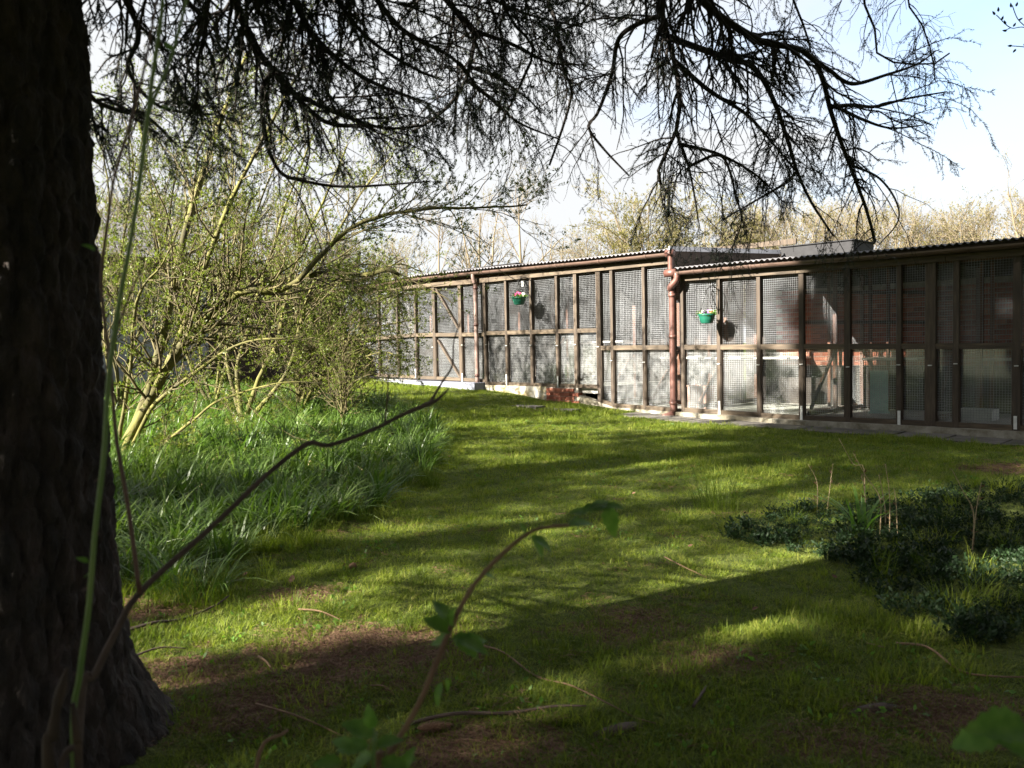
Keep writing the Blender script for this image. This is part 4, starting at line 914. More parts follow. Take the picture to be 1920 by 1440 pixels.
# ------------------------------------------------------------------ far trees behind the pens
def far_proto(seed, h, spread, trunk_r, d1, d2, d3, leaf, lpm, up=.5, multi=1, l1=.45):
    g = np.random.default_rng(seed); Ps = []
    for k in range(multi):
        a = g.uniform(0, 6.28); lean = np.array([math.cos(a), math.sin(a), 0]) * (spread * .35 if multi > 1 else .3) * g.uniform(.5, 1)
        t = np.linspace(0, 1, 12)[:, None]; Ps.append(np.array([0, 0, h * .9]) * t + lean * t ** 1.4 + np.cumsum(g.normal(0, .04, (12, 3)), 0) * t)
    P = np.array(Ps); R = trunk_r * np.linspace(1, .2, 12)[None] * np.ones((multi, 1))
    A, RA, _ = grow(P, R, d1, (h * l1 * .6, h * l1), (.4, .95), up, .12, 9, g, t0=.22, rfac=.5, rmin=.012)
    B_, RB, _ = grow(A, RA, d2, (h * .1, h * .26), (.35, .9), up * .6, .14, 6, g, t0=.15, rfac=.6, rmin=.007)
    C, RC, _ = grow(B_, RB, d3, (h * .04, h * .11), (.35, .9), up * .4, .16, 4, g, t0=.1, rfac=.6, rmin=.0045)
    Vt, Ft = joinVF([tubes(P, R, 8)]); Vb, Fb = joinVF([tubes(A, RA, 4), tubes(B_, RB, 3), tubes(C, RC, 3)])
    tm = mesh_from('trunk', Vt, Ft, True); tm.materials.append(MT['twig_far']); bm_ = mesh_from('branches', Vb, Fb); bm_.materials.append(MT['twig_far'])
    lm = None
    if lpm:
        Vl, Fl = joinVF([leaves_on(C, lpm, leaf, g, clump=2, up=.3), leaves_on(B_, lpm * .5, leaf, g, clump=2, up=.3)]); lm = mesh_from('crown', Vl, Fl); lm.materials.append(MT['farleaf'])
    return tm, bm_, lm
protos = {
 'bare': far_proto(41, 7.5, 3, .10, 1.9, 3.0, 4.5, (.05, .09), .8, .35),
 'bare2': far_proto(42, 7.0, 3, .09, 2.0, 3.0, 4.6, (.05, .09), 1.0, .3, multi=3),
 'bush': far_proto(43, 6.5, 6.5, .08, 2.0, 3.4, 5.0, (.06, .10), 9, .2, multi=9),
 'hazel': far_proto(44, 5.5, 5, .06, 2.3, 3.4, 5.0, (.05, .09), 3, .4, multi=9, l1=.4),
}
def far_tree(kind, px, top_py, depth, label, rz, group):
    p = AT(px, 600, depth); zb = gz1(p[0], p[1]); zt = AT(px, top_py, depth)[2]
    tm, bm_, lm = protos[kind]; h0 = max(v.co.z for v in bm_.vertices) if kind not in H0 else H0[kind]; H0[kind] = h0
    s_ = (zt - zb) / h0
    rt = thing('bare_tree' if kind.startswith('bare') else 'spring_tree', (p[0], p[1], zb - .05), label, 'tree', group); rt.rotation_euler = (0, 0, rz); rt.scale = (s_, s_, s_)
    link('trunk', tm, None, rt); tag(link('branches', bm_, None, rt), kind='stuff')
    if lm: tag(link('crown', lm, None, rt), kind='stuff')
H0 = {}
GB, GS = 'bare trees behind the pens', 'budding trees behind the pens'
far_tree('bare', 820, 345, 24, 'thin bare tree behind the dark roof box of the taller pens', .4, GB)
for k, (kind, px, py, dp, rz) in enumerate([('bare2', 905, 320, 26, 1.1), ('bare', 985, 285, 28, 2.6), ('bare2', 1045, 385, 30, .3), ('hazel', 760, 440, 30, 1.0), ('hazel', 700, 420, 28, 2.0)]):
    far_tree(kind, px, py, dp, ['leaning bare tree with pale trunk behind the taller pens', 'tallest bare tree behind the taller pens, pale forked limbs', 'small bare tree between the forked tree and the yellow green bush', 'budding thicket behind the arching willow', 'budding thicket behind the arching willow'][k], rz, GB if kind[0] == 'b' else GS)
far_tree('bush', 1215, 325, 30, 'broad yellow green rounded tree behind the roof step', .2, GS)
far_tree('bush', 1330, 370, 33, 'yellow green tree behind the grey roof box, beside the broad rounded tree', 1.4, GS)
for (kind, px, py, dp, rz) in [('hazel', 1110, 440, 34, .5), ('hazel', 1420, 405, 34, .9), ('hazel', 1500, 398, 36, 2.2), ('hazel', 1580, 392, 35, 3.0), ('hazel', 1660, 398, 37, 4.1), ('hazel', 1735, 405, 36, 5.2), ('hazel', 1810, 400, 35, .1), ('hazel', 1885, 392, 34, 1.9), ('hazel', 1960, 385, 33, 2.9), ('hazel', 2050, 380, 33, .9), ('hazel', 1455, 415, 42, 1.7), ('hazel', 1620, 415, 44, .2), ('hazel', 1780, 418, 43, 2.4)]:
    far_tree(kind, px, py - 38, dp, 'budding hazel tree in the row behind the lower pens', rz, 'hazel trees behind the lower pens')
far_tree('bare2', 1945, 262, 30, 'tall bare tree rising above the hazel row behind the lower pens', 1.2, GB)
for (px, py, dp, rz) in [(250, 330, 24, 1.2), (380, 330, 25, 2.2), (500, 350, 26, .2), (600, 390, 27, 4.2), (150, 320, 23, 3.2)]:
    far_tree('hazel', px, py, dp, 'budding tree in the thicket behind the shed and fence', rz, 'trees behind the shed')

# ------------------------------------------------------------------ bud-tipped tree beside the lawn: only a twig reaches into the view
g = np.random.default_rng(61); bx, by = 4.4, 5.0
bt = thing('budding_tree', (bx, by, gz1(bx, by)), 'slender tree right of the lawn whose bud tipped twig pokes into the open sky', 'tree')
e1 = AT(1872, 22, 5.2); e2 = AT(1920, 55, 5.2); e3 = AT(1985, 70, 5.2)
V, F = tube1(smooth_path([(bx, by, -.1), (bx + .05, by, 1.5), (bx, by + .1, 3), (bx + .05, by + .1, 5)], 5), np.linspace(.06, .02, 16), 8); wpart('trunk', V, F, MT['mossbark'], bt, True) if False else link('trunk', mesh_from('trunk', np.array(V) - np.array(bt.location), F, True), MT['mossbark'], bt)
tw = [[(bx + .02, by + .1, 2.6), AT(2010, 80, 5.15), AT(1925, 52, 5.2), AT(1895, 52, 5.2), AT(1868, 28, 5.2)], [AT(1925, 52, 5.2), AT(1908, 35, 5.2), AT(1898, 10, 5.2)], [AT(1895, 52, 5.2), AT(1882, 58, 5.2)], [(bx + .02, by + .1, 2.5), AT(1960, 95, 5.1), AT(1920, 88, 5.1), AT(1898, 86, 5.1)]]
mb = MB()
for q in tw: mb.tube(np.array(smooth_path(q, 5)) - np.array(bt.location), .0028, 5)
mb.build('twig', MT['twig_dark'], bt, True)
for (px, py, dpt, an) in [(1866,28,5.2,2.2),(1872,22,5.2,1.6),(1878,38,5.2,1.2),(1896,14,5.2,1.7),(1905,12,5.2,1.2),(1888,58,5.2,3),(1900,50,5.2,1),(1910,38,5.2,.5),(1898,86,5.1,3.1),(1905,92,5.1,4),(1886,46,5.2,2)]:
    c = AT(px, py, dpt); u = np.array([math.cos(an), 0, math.sin(an)]); P = [c + u * t for t in (0, .008, .018, .03)]
    V, F = tube1(P, [.002, .007, .006, .0006], 6); link('bud', mesh_from('bud', np.array(V) - np.array(bt.location), F, True), MT['ivy'], bt)
# ------------------------------------------------------------------ scattered ground plants (stuff), instanced from small clumps
def hidden_collection(name, objs):
    c = bpy.data.collections.new(name)
    for o_ in objs: c.objects.link(o_)
    return c
def scatter(name, pts, rot, scl, idx, coll, label_kind='stuff'):
    me = bpy.data.meshes.new(name); n_ = len(pts); me.vertices.add(n_); me.vertices.foreach_set('co', np.asarray(pts, np.float32).ravel())
    for nm, ty, arr, key in (('rot', 'FLOAT_VECTOR', rot, 'vector'), ('scl', 'FLOAT_VECTOR', scl, 'vector'), ('idx', 'INT', idx, 'value')):
        a = me.attributes.new(nm, ty, 'POINT'); a.data.foreach_set(key, np.asarray(arr, np.int32 if ty == 'INT' else np.float32).ravel())
    me.update(); o_ = bpy.data.objects.new(name, me); COL.objects.link(o_)
    ng = bpy.data.node_groups.new(name, 'GeometryNodeTree'); ng.interface.new_socket('Geometry', in_out='INPUT', socket_type='NodeSocketGeometry'); ng.interface.new_socket('Geometry', in_out='OUTPUT', socket_type='NodeSocketGeometry')
    n = ng.nodes.new; l = ng.links.new
    gi = n('NodeGroupInput'); go = n('NodeGroupOutput'); ip = n('GeometryNodeInstanceOnPoints'); ci = n('GeometryNodeCollectionInfo'); ci.inputs['Collection'].default_value = coll
    ci.inputs['Separate Children'].default_value = True; ci.inputs['Reset Children'].default_value = True
    def na_(nm, ty):
        x = n('GeometryNodeInputNamedAttribute'); x.data_type = ty; x.inputs['Name'].default_value = nm; return [s for s in x.outputs if s.enabled and s.name == 'Attribute'][0]
    e2r = n('FunctionNodeEulerToRotation'); l(na_('rot', 'FLOAT_VECTOR'), e2r.inputs[0])
    ip.inputs['Pick Instance'].default_value = True
    l(gi.outputs[0], ip.inputs['Points']); l(ci.outputs[0], ip.inputs['Instance']); l(na_('idx', 'INT'), ip.inputs['Instance Index']); l(e2r.outputs[0], ip.inputs['Rotation']); l(na_('scl', 'FLOAT_VECTOR'), ip.inputs['Scale']); l(ip.outputs[0], go.inputs[0])
    md = o_.modifiers.new('scatter', 'NODES'); md.node_group = ng
    return tag(o_, kind=label_kind)
def blades(n_, rad, h, w_, lean, g, seg=3, droop=.5, biasx=0.0):
    """arching blades: returns V,F (quads)"""
    a = g.uniform(0, 2 * np.pi, n_); r = rad * np.sqrt(g.uniform(0, 1, n_)); b = np.stack([r * np.cos(a), r * np.sin(a), np.full(n_, -.01)], 1)
    ad = a + g.normal(0, .9, n_); out_ = np.stack([np.cos(ad) + biasx, np.sin(ad), np.zeros(n_)], 1); out_ = unit(out_)
    hh = g.uniform(h[0], h[1], n_)[:, None]; ln = g.uniform(lean[0], lean[1], n_)[:, None]; sd = np.stack([-out_[:, 1], out_[:, 0], np.zeros(n_)], 1)
    tw = g.normal(0, .5, (n_, 1)); sd = unit(sd * np.cos(tw) + np.array([0, 0, 1]) * np.sin(tw) * .5 + out_ * np.sin(tw) * .5)
    Vs = []
    for k in range(seg + 1):
        t = k / seg; c = b + out_ * hh * ln * (t ** 1.5) + np.array([0, 0, 1]) * hh * (t - droop * ln * t ** 2.4)
        wd = w_ * (1 - t ** 2.2 * .93) * g.uniform(.7, 1.2, (n_, 1))
        Vs.append(c - sd * wd); Vs.append(c + sd * wd)
    V = np.stack(Vs, 1); m_ = 2 * (seg + 1); base = np.arange(n_)[:, None] * m_
    F = np.concatenate([base + np.array([[2*k, 2*k+1, 2*k+3, 2*k+2]]) for k in range(seg)], 0); return V.reshape(-1, 3), F
def proto_obj(name, VF, mat):
    me = mesh_from(name, VF[0], VF[1]); me.materials.append(MT[mat]); return bpy.data.objects.new(name, me)
g = np.random.default_rng(71)
from mathutils import geometry as mgeo
def inside(poly, x, y):
    c = np.zeros(x.shape, bool); n_ = len(poly); j = n_ - 1
    for i in range(n_):
        xi, yi = poly[i]; xj, yj = poly[j]; t = ((yi > y) != (yj > y)) & (x < (xj - xi) * (y - yi) / (yj - yi + 1e-12) + xi); c ^= t; j = i
    return c
bed = [G(px, py)[:2] for px, py in ((235,1125),(330,1120),(430,1075),(470,1040),(600,985),(700,960),(760,915),(815,870),(822,825),(800,790),(760,765),(700,752))] + [np.array(v) for v in ((-3.5, 15.5), (-9, 16.3), (-11, 9), (-5.5, 4.2), (-2.9, 4.0))]
cover = [G(px, py)[:2] for px, py in ((1345,1005),(1430,968),(1560,950),(1700,940),(1800,915),(1990,900),(2150,1100),(2100,1300),(1790,1215),(1640,1130),(1590,1060),(1500,1040))]
def frustum_pts(n_, y0, y1, pw, um, g):
    u = g.uniform(0, 1, n_); e = 2 - pw            # density ~ y^-pw per unit ground area
    y = (y0 ** e + u * (y1 ** e - y0 ** e)) ** (1 / e); x = y * g.uniform(-um, um, n_); return x, y
def wall_side(x, y, marg): return (np.stack([x, y], 1) - W0[:2]) @ EY[:2] < -marg
def vnoise(x, y, sc_): return np.array([mnoise.noise(Vector((a * sc_, b * sc_, 3.3))) for a, b in zip(x, y)])
# lawn grass
gp = [proto_obj('grass_tuft', blades(30, .06, (.012, .042), .0016, (.4, 1.6), g, 2, .35), 'grass') for _ in range(5)] + [proto_obj('grass_tuft', blades(26, .05, (.03, .075), .0019, (.2, .9), g, 3, .4), 'grass') for _ in range(2)]
gc_ = hidden_collection('grass_tufts', gp)
x, y = frustum_pts(95000, 1.5, 19, 1.15, .85, g)
k = wall_side(x, y, .12) & ~inside(bed, x, y); onpath = ~wall_side(x, y, .72) & (((np.stack([x, y], 1) - W0[:2]) @ EX[:2]) > S(1200)); k &= ~(onpath & (g.uniform(0, 1, len(x)) > .03))
lit_ = litter(x, y) * .9 + 0.35 * vnoise(x, y, 1.6); k &= g.uniform(0, 1, len(x)) > np.clip(lit_ * 1.1 - .2, 0, .8)
k &= ~(inside(cover, x, y) & (g.uniform(0, 1, len(x)) > .2)); k &= np.hypot(x - TX, y - TY) > .42
x, y = x[k], y[k]; n_ = len(x); tall = vnoise(x, y, .8) + .5 * vnoise(x, y, 3.0)
sc_ = (g.uniform(.7, 1.25, n_) + .45 * np.clip(tall, -.4, .8)) * np.clip(.75 + y * .055, .8, 1.5)
idx = np.where(g.uniform(0, 1, n_) < .05 + .5 * np.clip(tall - .25, 0, .6), g.integers(5, 7, n_), g.integers(0, 5, n_))
scatter('lawn_grass', np.stack([x, y, gz(x, y)], 1), np.stack([g.normal(0, .12, n_), g.normal(0, .12, n_), g.uniform(0, 6.28, n_)], 1), np.stack([sc_, sc_, sc_ * g.uniform(.8, 1.2, n_)], 1), idx, gc_)
# longer rough grass along the bed edge and round the cover
tf = [proto_obj('long_grass_tuft', blades(40, .06, (.10, .24), .0022, (.25, .9), g, 4, .5, .3), 'grass') for _ in range(3)]
x, y = frustum_pts(9000, 2, 16, .8, .8, g)
near_bed = np.zeros(len(x), bool)
for i in range(11):
    a, b = np.array(bed[i]), np.array(bed[i + 1]); ab = b - a; t = np.clip(((np.stack([x, y], 1) - a) @ ab) / (ab @ ab), 0, 1); dd = np.linalg.norm(np.stack([x, y], 1) - a - t[:, None] * ab, axis=1); near_bed |= dd < g.uniform(.02, .3, len(x))
nc = inside(cover, x, y) & (g.uniform(0, 1, len(x)) < .15); k = (near_bed | nc) & wall_side(x, y, .8); x, y = x[k], y[k]; n_ = len(x); sc_ = g.uniform(.45, 1.05, n_)
scatter('rough_grass', np.stack([x, y, gz(x, y)], 1), np.stack([g.normal(0, .15, n_), g.normal(0, .15, n_), g.uniform(0, 6.28, n_)], 1), np.stack([sc_] * 3, 1), g.integers(0, 3, n_), hidden_collection('long_grass_tufts', tf))
# strap-leaved bed
sp_ = [proto_obj('strap_clump', blades(15, .07, (.26, .48), .0095, (.3, 1.0), g, 6, .55, .35), 'strap') for _ in range(6)] + [proto_obj('strap_clump', blades(13, .06, (.2, .4), .005, (.4, 1.5), g, 6, .6, .35), 'strap') for _ in range(2)] + [proto_obj('strap_clump', blades(7, .08, (.15, .36), .004, (.8, 1.9), g, 6, .5, .2), 'straw')]
x, y = frustum_pts(13500, 3.5, 17, .55, 1.1, g); k = inside(bed, x, y) & wall_side(x, y, .5) & (vnoise(x, y, 1.3) + .5 * vnoise(x, y, 4.0) > -.42); x, y = x[k], y[k]; n_ = len(x); sc_ = g.uniform(.55, 1.0, n_) + .3 * np.clip(vnoise(x, y, .9), -.5, .6)
rz = g.normal(0.2, .7, n_)
scatter('strap_leaf_bed', np.stack([x, y, gz(x, y) - .01], 1), np.stack([g.normal(0, .12, n_), g.normal(.1, .12, n_), rz], 1), np.stack([sc_] * 3, 1), np.where(g.uniform(0, 1, n_) < .05, 8, g.integers(0, 8, n_)), hidden_collection('strap_clumps', sp_))
# glossy ground cover (small oval leaves on short stems)
def sprig(g, n_=14, h=.16):
    P = []; 
    for k in range(n_):
        a = g.uniform(0, 6.28); r = g.uniform(0, .09); P.append([[r * math.cos(a), r * math.sin(a), 0], [r * 1.3 * math.cos(a), r * 1.3 * math.sin(a), h * .5 * g.uniform(.5, 1)], [r * 1.8 * math.cos(a), r * 1.8 * math.sin(a), h * g.uniform(.5, 1)]])
    P = np.array(P); V1, F1 = tubes(P, np.full((n_, 3), .0012), 3); V2, F2 = leaves_on(P, 30, (.03, .055), g, width=.5, spread=1.2, up=.2, fold=.12); return joinVF([(V1, F1), (V2, F2)])
iv = [proto_obj('cover_sprig', sprig(g), 'ivy') for _ in range(4)]
x, y = frustum_pts(13000, 2, 9, .6, 1.3, g); k = inside(cover, x, y) & (vnoise(x, y, 1.1) + .6 * vnoise(x, y, 3.5) > -.34); x, y = x[k], y[k]; n_ = len(x); sc_ = g.uniform(.28, .62, n_) + .3 * np.clip(vnoise(x, y, 1.7), -.5, .6)
scatter('ground_cover', np.stack([x, y, gz(x, y)], 1), np.stack([g.normal(0, .15, n_), g.normal(0, .15, n_), g.uniform(0, 6.28, n_)], 1), np.stack([sc_] * 3, 1), g.integers(0, 4, n_), hidden_collection('cover_sprigs', iv))
# small broad-leaved weeds in the lawn
wd_ = [proto_obj('weed_rosette', sprig(g, 9, .03), 'fgleaf') for _ in range(3)]
x, y = frustum_pts(1500, 1.7, 13, 1.0, .8, g); k = wall_side(x, y, .75) & ~inside(bed, x, y) & (vnoise(x, y, .9) > .05); x, y = x[k], y[k]; n_ = len(x); sc_ = g.uniform(.3, .7, n_)
scatter('lawn_weeds', np.stack([x, y, gz(x, y)], 1), np.stack([g.normal(0, .1, n_), g.normal(0, .1, n_), g.uniform(0, 6.28, n_)], 1), np.stack([sc_] * 3, 1), g.integers(0, 3, n_), hidden_collection('weed_rosettes', wd_))
# needle and straw litter
lt = []
for _ in range(4):
    m_ = 44; P0 = g.uniform(-.08, .08, (m_, 3)); P0[:, 2] = g.uniform(.003, .015, m_); an = g.uniform(0, 6.28, m_); D = np.stack([np.cos(an), np.sin(an), g.normal(0, .12, m_)], 1); ln = g.uniform(.01, .036, m_)[:, None]
    P = np.stack([P0, P0 + D * ln * .5 + np.array([0, 0, .003]), P0 + D * ln], 1); lt.append(proto_obj('litter_patch', tubes(P, np.full((m_, 3), .0009), 3), 'deadleaf' if _ % 2 else 'tanwood'))
x, y = frustum_pts(26000, 1.6, 9, 1.0, .85, g); lv = litter(x, y) + .35 * vnoise(x, y, 1.6); k = (g.uniform(0, 1, len(x)) < np.clip(lv * .5 - .12, .012, .5)) & ~inside(cover, x, y); x, y = x[k], y[k]; n_ = len(x)
scatter('needle_litter', np.stack([x, y, gz(x, y)], 1), np.stack([g.normal(0, .1, n_), g.normal(0, .1, n_), g.uniform(0, 6.28, n_)], 1), np.stack([g.uniform(.7, 1.3, n_)] * 3, 1), g.integers(0, 4, n_), hidden_collection('litter_patches', lt))

# ------------------------------------------------------------------ single plants that stand out
def clump(name, px, py, label, cat, n_, rad, h, w_, lean, mat, seed, group=None, seg=5, droop=.5, biasx=0.0):
    gg = np.random.default_rng(seed); p = G(px, py); rt = thing(name, p, label, cat, group); V, F = blades(n_, rad, h, w_, lean, gg, seg, droop, biasx); tag(link('blades', mesh_from('blades', V, F), MT[mat], rt), kind='stuff'); return rt
clump('grass_clump', 375, 1120, 'pale grass clump at the front corner of the strap leaved bed', 'grass clump', 130, .13, (.18, .36), .003, (.4, 1.2), 'strap', 81, biasx=.2)
clump('grass_clump', 300, 1065, 'broad leaved pale clump behind the pale corner clump of the bed', 'grass clump', 40, .1, (.25, .38), .0085, (.5, 1.3), 'strap', 82)
clump('grass_clump', 1345, 955, 'dark fine grass clump standing alone where the lawn meets the ground cover', 'grass clump', 170, .16, (.25, .45), .0022, (.25, .8), 'grass', 83)
clump('grass_clump', 1885, 925, 'sunlit pale grass clump beside the bare patch by the path', 'grass clump', 80, .1, (.14, .26), .002, (.3, .9), 'grass', 84)
clump('strap_plant', 1615, 1000, 'bright green broad strap leaved plant among the dead stalks', 'plant', 16, .06, (.28, .42), .012, (.35, .95), 'fgleaf', 85, droop=.45)
rs = np.random.default_rng(88)
def stalk(pix, depth, r=.0026):
    return np.array([AT(a, b, depth) for a, b in pix])
for j, (pix, py0) in enumerate([([(1515,870),(1532,905)], 960), ([(1562,868),(1550,962)], 965), ([(1573,822),(1600,870),(1620,880)], 0), ([(1600,850),(1625,895),(1650,935)], 1005), ([(1676,915),(1680,940),(1682,985)], 1005), ([(1660,870),(1668,930),(1668,1000)], 1010), ([(1648,890),(1655,925),(1660,960)], 1000), ([(1615,892),(1622,930)], 990), ([(1785,880),(1808,925),(1825,960)], 1030), ([(1840,905),(1830,960),(1822,1040)], 1050)]):
    bpt = G(pix[-1][0], py0 if py0 else 985); dep = bpt[1]; P = [bpt] + [AT(a, b, dep) for a, b in pix[::-1]]
    rt = thing('dead_stalk', bpt, 'dry pale dead stalk standing in the dark ground cover', 'dead stalk', 'dead stalks in the ground cover')
    Q = smooth_path(P, 4); V, F = tube1(Q, np.linspace(.004, .0018, len(Q)), 6); link('stem', mesh_from('stem', np.array(V) - bpt, F, True), MT['straw'], rt)
    gg = np.random.default_rng(90 + j); V, F = leaves_on(Q[None], 14, (.02, .04), gg, width=.3); link('withered_leaf', mesh_from('withered_leaf', V - bpt, F), MT['deadleaf'], rt) if len(F) else None

# ------------------------------------------------------------------ foreground: brambles, dead branch, saplings, stumps
def leaf_mesh(c, d, nrm, L_, W_, teeth=7, curl=.25):
    d = unit(np.asarray(d, float)); nrm = np.asarray(nrm, float); nrm = unit(nrm - d * np.dot(nrm, d)); sd = np.cross(d, nrm); V = []; F = []; K = 11
    for k in range(K):
        t = k / (K - 1); wd = W_ * (math.sin(math.pi * min(1, t ** .75 * 1.0)) ** .85 + .02) * (1 + .13 * ((k % 2) * 2 - 1)); cz = -curl * L_ * t * t
        m_ = np.asarray(c) + d * L_ * t + nrm * cz
        V += [m_ - sd * wd * .5 + nrm * wd * .18, m_, m_ + sd * wd * .5 + nrm * wd * .18]
    for k in range(K - 1):
        a = 3 * k; F += [(a, a + 1, a + 4, a + 3), (a + 1, a + 2, a + 5, a + 4)]
    return V, F
def woody(root, name, P, R, mat, n_=8, sub=6):
    Q = smooth_path(P, sub); V, F = tube1(Q, np.interp(np.linspace(0, 1, len(Q)), np.linspace(0, 1, len(R)), R), n_); return link(name, mesh_from(name, np.array(V) - np.array(root.location), F, True), MT[mat], root), Q
def put_leaf(root, px, py, depth, ang, L_, W_, mat='fgleaf', tilt=.5, seed=0):
    r_ = np.random.default_rng(seed * 77 + int(px)); c = AT(px, py, depth); d = _r * math.cos(ang) + _u * math.sin(ang) + _f * r_.uniform(-.5, .5); nrm = _u * .8 - _f * tilt + _r * r_.uniform(-.4, .4)
    V, F = leaf_mesh(c, d, nrm, L_, W_); return link('leaf', mesh_from('leaf', np.array(V) - np.array(root.location), F, True), MT[mat], root)
def groundpt(px, depth): p = AT(px, 1440, depth); return np.array([p[0], p[1], gz1(p[0], p[1])])
D1 = 1.35; gb = groundpt(125, D1)
br = thing('bramble', gb, 'upright green bramble cane and reddish stems growing in front of the dark trunk', 'bramble')
cane, Q = woody(br, 'cane', [gb + np.array([.02, 0, 0]), AT(138, 1420, D1), AT(150, 1262, D1), AT(165, 1150, D1), AT(178, 1000, D1), AT(195, 850, D1), AT(205, 700, D1), AT(225, 560, D1), AT(247, 440, D1), AT(267, 300, D1), AT(285, 150, D1 - .02), AT(300, 50, D1 - .05), AT(312, -80, D1 - .1)], [.0052, .005, .0042, .0044, .0036, .0038, .003], 'cane')
for k in range(4, len(Q) - 3, 4):
    sgn = -1 if (k // 4) % 2 else 1; a = Q[k]; V, F = tube1([a, a + np.array([sgn * .006, -.002, .001]), a + np.array([sgn * .011, -.003, -.003])], [.002, .001, .0002], 5); link('thorn', mesh_from('thorn', np.array(V) - gb, F), MT['cane_red'], br)
woody(br, 'stem', [AT(262, 1112, 1.5), AT(240, 950, 1.5), AT(218, 820, 1.5), AT(208, 700, 1.5), AT(196, 600, 1.5), AT(190, 520, 1.5), AT(200, 430, 1.5), AT(215, 330, 1.5), AT(245, 230, 1.5), AT(270, 130, 1.5), AT(292, 10, 1.5), AT(300, -60, 1.5)], [.0045, .003, .0026, .002], 'cane_red')
woody(br, 'stem', [AT(267, 300, D1), AT(278, 215, D1), AT(320, 110, D1), AT(352, -10, D1), AT(360, -60, D1)], [.0035, .003, .0025], 'cane')
woody(br, 'stem', [AT(200, 690, D1), AT(212, 645, 1.4), AT(240, 560, 1.42), AT(268, 500, 1.45)], [.003, .002, .0015], 'cane_red')
for k, (px, py, an) in enumerate([(165, 1055, 2.6), (172, 1075, 3.4), (178, 470, 2.5), (300, 205, .4), (322, 95, 2.2)]): put_leaf(br, px, py, D1, an, .022, .01, 'fgleaf', .5, k)
db = groundpt(105, 1.5)
dbr = thing('dead_branch', db, 'long dark dead branch slanting across the strap leaved bed with an upturned tip', 'branch')
woody(dbr, 'bough', [db, AT(150, 1330, 1.52), AT(178, 1265, 1.53), AT(220, 1180, 1.55), AT(265, 1108, 1.57), AT(400, 985, 1.66), AT(500, 890, 1.74), AT(560, 842, 1.78), AT(585, 830, 1.8), AT(620, 834, 1.82), AT(700, 805, 1.88), AT(760, 775, 1.93), AT(805, 757, 1.96)], [.009, .008, .0065, .006, .0052, .0058, .005, .0045, .006], 'deadwood', 10)
woody(dbr, 'twig', [AT(805, 757, 1.96), AT(830, 715, 2.0), AT(848, 685, 2.02), AT(851, 640, 2.05), AT(865, 600, 2.08)], [.004, .0025, .002, .0012], 'deadwood')
woody(dbr, 'twig', [AT(805, 757, 1.96), AT(822, 748, 1.97), AT(842, 728, 1.98)], [.0055, .0035, .0022], 'deadwood')
woody(dbr, 'twig', [AT(722, 795, 1.9), AT(724, 770, 1.9), AT(727, 735, 1.9), AT(728, 700, 1.9)], [.0028, .002, .0016], 'deadwood')
st = groundpt(100, 1.3)
stp = thing('broken_stem', st, 'two snapped brown woody stems at the foot of the dark trunk', 'broken stem')
woody(stp, 'snag', [st, AT(92, 1450, 1.3), AT(100, 1380, 1.3), AT(106, 1330, 1.3), AT(118, 1280, 1.3), AT(127, 1252, 1.3)], [.012, .0105, .0085, .0105, .007, .0085, .005, .002], 'snag', 9)
woody(stp, 'snag', [st + np.array([.03, 0, 0]), AT(148, 1450, 1.31), AT(146, 1390, 1.31), AT(140, 1345, 1.31), AT(137, 1318, 1.31)], [.008, .0065, .0075, .0055, .003], 'snag', 9)
woody(stp, 'snag', [AT(147, 1400, 1.31), AT(130, 1405, 1.31), AT(118, 1425, 1.31), AT(112, 1460, 1.31)], [.006, .006, .005], 'deadwood', 8)
sa = groundpt(690, 1.2)
sap = thing('leafy_shoot', sa, 'slanting brown shoot with crumpled fresh leaves and a bowed tip over the lawn', 'shoot')
woody(sap, 'stem', [sa, AT(705, 1480, 1.2), AT(722, 1430, 1.2), AT(748, 1385, 1.21), AT(790, 1310, 1.22), AT(840, 1190, 1.25), AT(880, 1110, 1.28), AT(930, 1050, 1.31), AT(990, 1000, 1.34), AT(1030, 988, 1.36), AT(1066, 985, 1.38)], [.0055, .0048, .0052, .0042, .0046, .0034, .0036, .0028, .003], 'tanwood', 10)
LV = [(848,1185,1.25,2.6,.062,.036),(842,1165,1.25,2.2,.055,.03),(850,1180,1.25,1.7,.05,.03),(846,1200,1.25,3.3,.05,.028),(852,1190,1.25,-.6,.06,.034),(858,1195,1.25,-.25,.065,.032),(870,1205,1.25,.1,.05,.026),(835,1275,1.24,-1.3,.038,.018),(828,1280,1.24,-1.9,.045,.018),(905,1075,1.3,-.3,.03,.014),(995,1005,1.34,-.9,.06,.03),(1000,1008,1.34,-.5,.05,.025),(985,1000,1.34,1.9,.025,.012),(1066,985,1.38,.2,.055,.026),(1090,960,1.38,.3,.06,.03),(1140,945,1.38,-1.4,.075,.032),(1110,950,1.38,.15,.06,.028),(1100,962,1.38,2.9,.04,.02),(1135,948,1.38,.1,.04,.02)]
for k, (px, py, dp_, an, L_, W_) in enumerate(LV): put_leaf(sap, px, py, dp_, an, L_ * .8, W_ * .85, 'fgleaf', .5, k)
woody(sap, 'petiole', [AT(1066, 985, 1.38), AT(1085, 965, 1.38), AT(1120, 948, 1.38), AT(1140, 945, 1.38)], [.002, .0015, .001], 'cane')
s2_ = groundpt(660, 1.15)
sap2 = thing('leafy_shoot', s2_, 'low green shoot with small lobed leaves beside the slanting brown shoot', 'shoot')
woody(sap2, 'stem', [s2_, AT(700, 1450, 1.15), AT(705, 1400, 1.15), AT(700, 1365, 1.15)], [.003, .0025, .0015], 'cane')
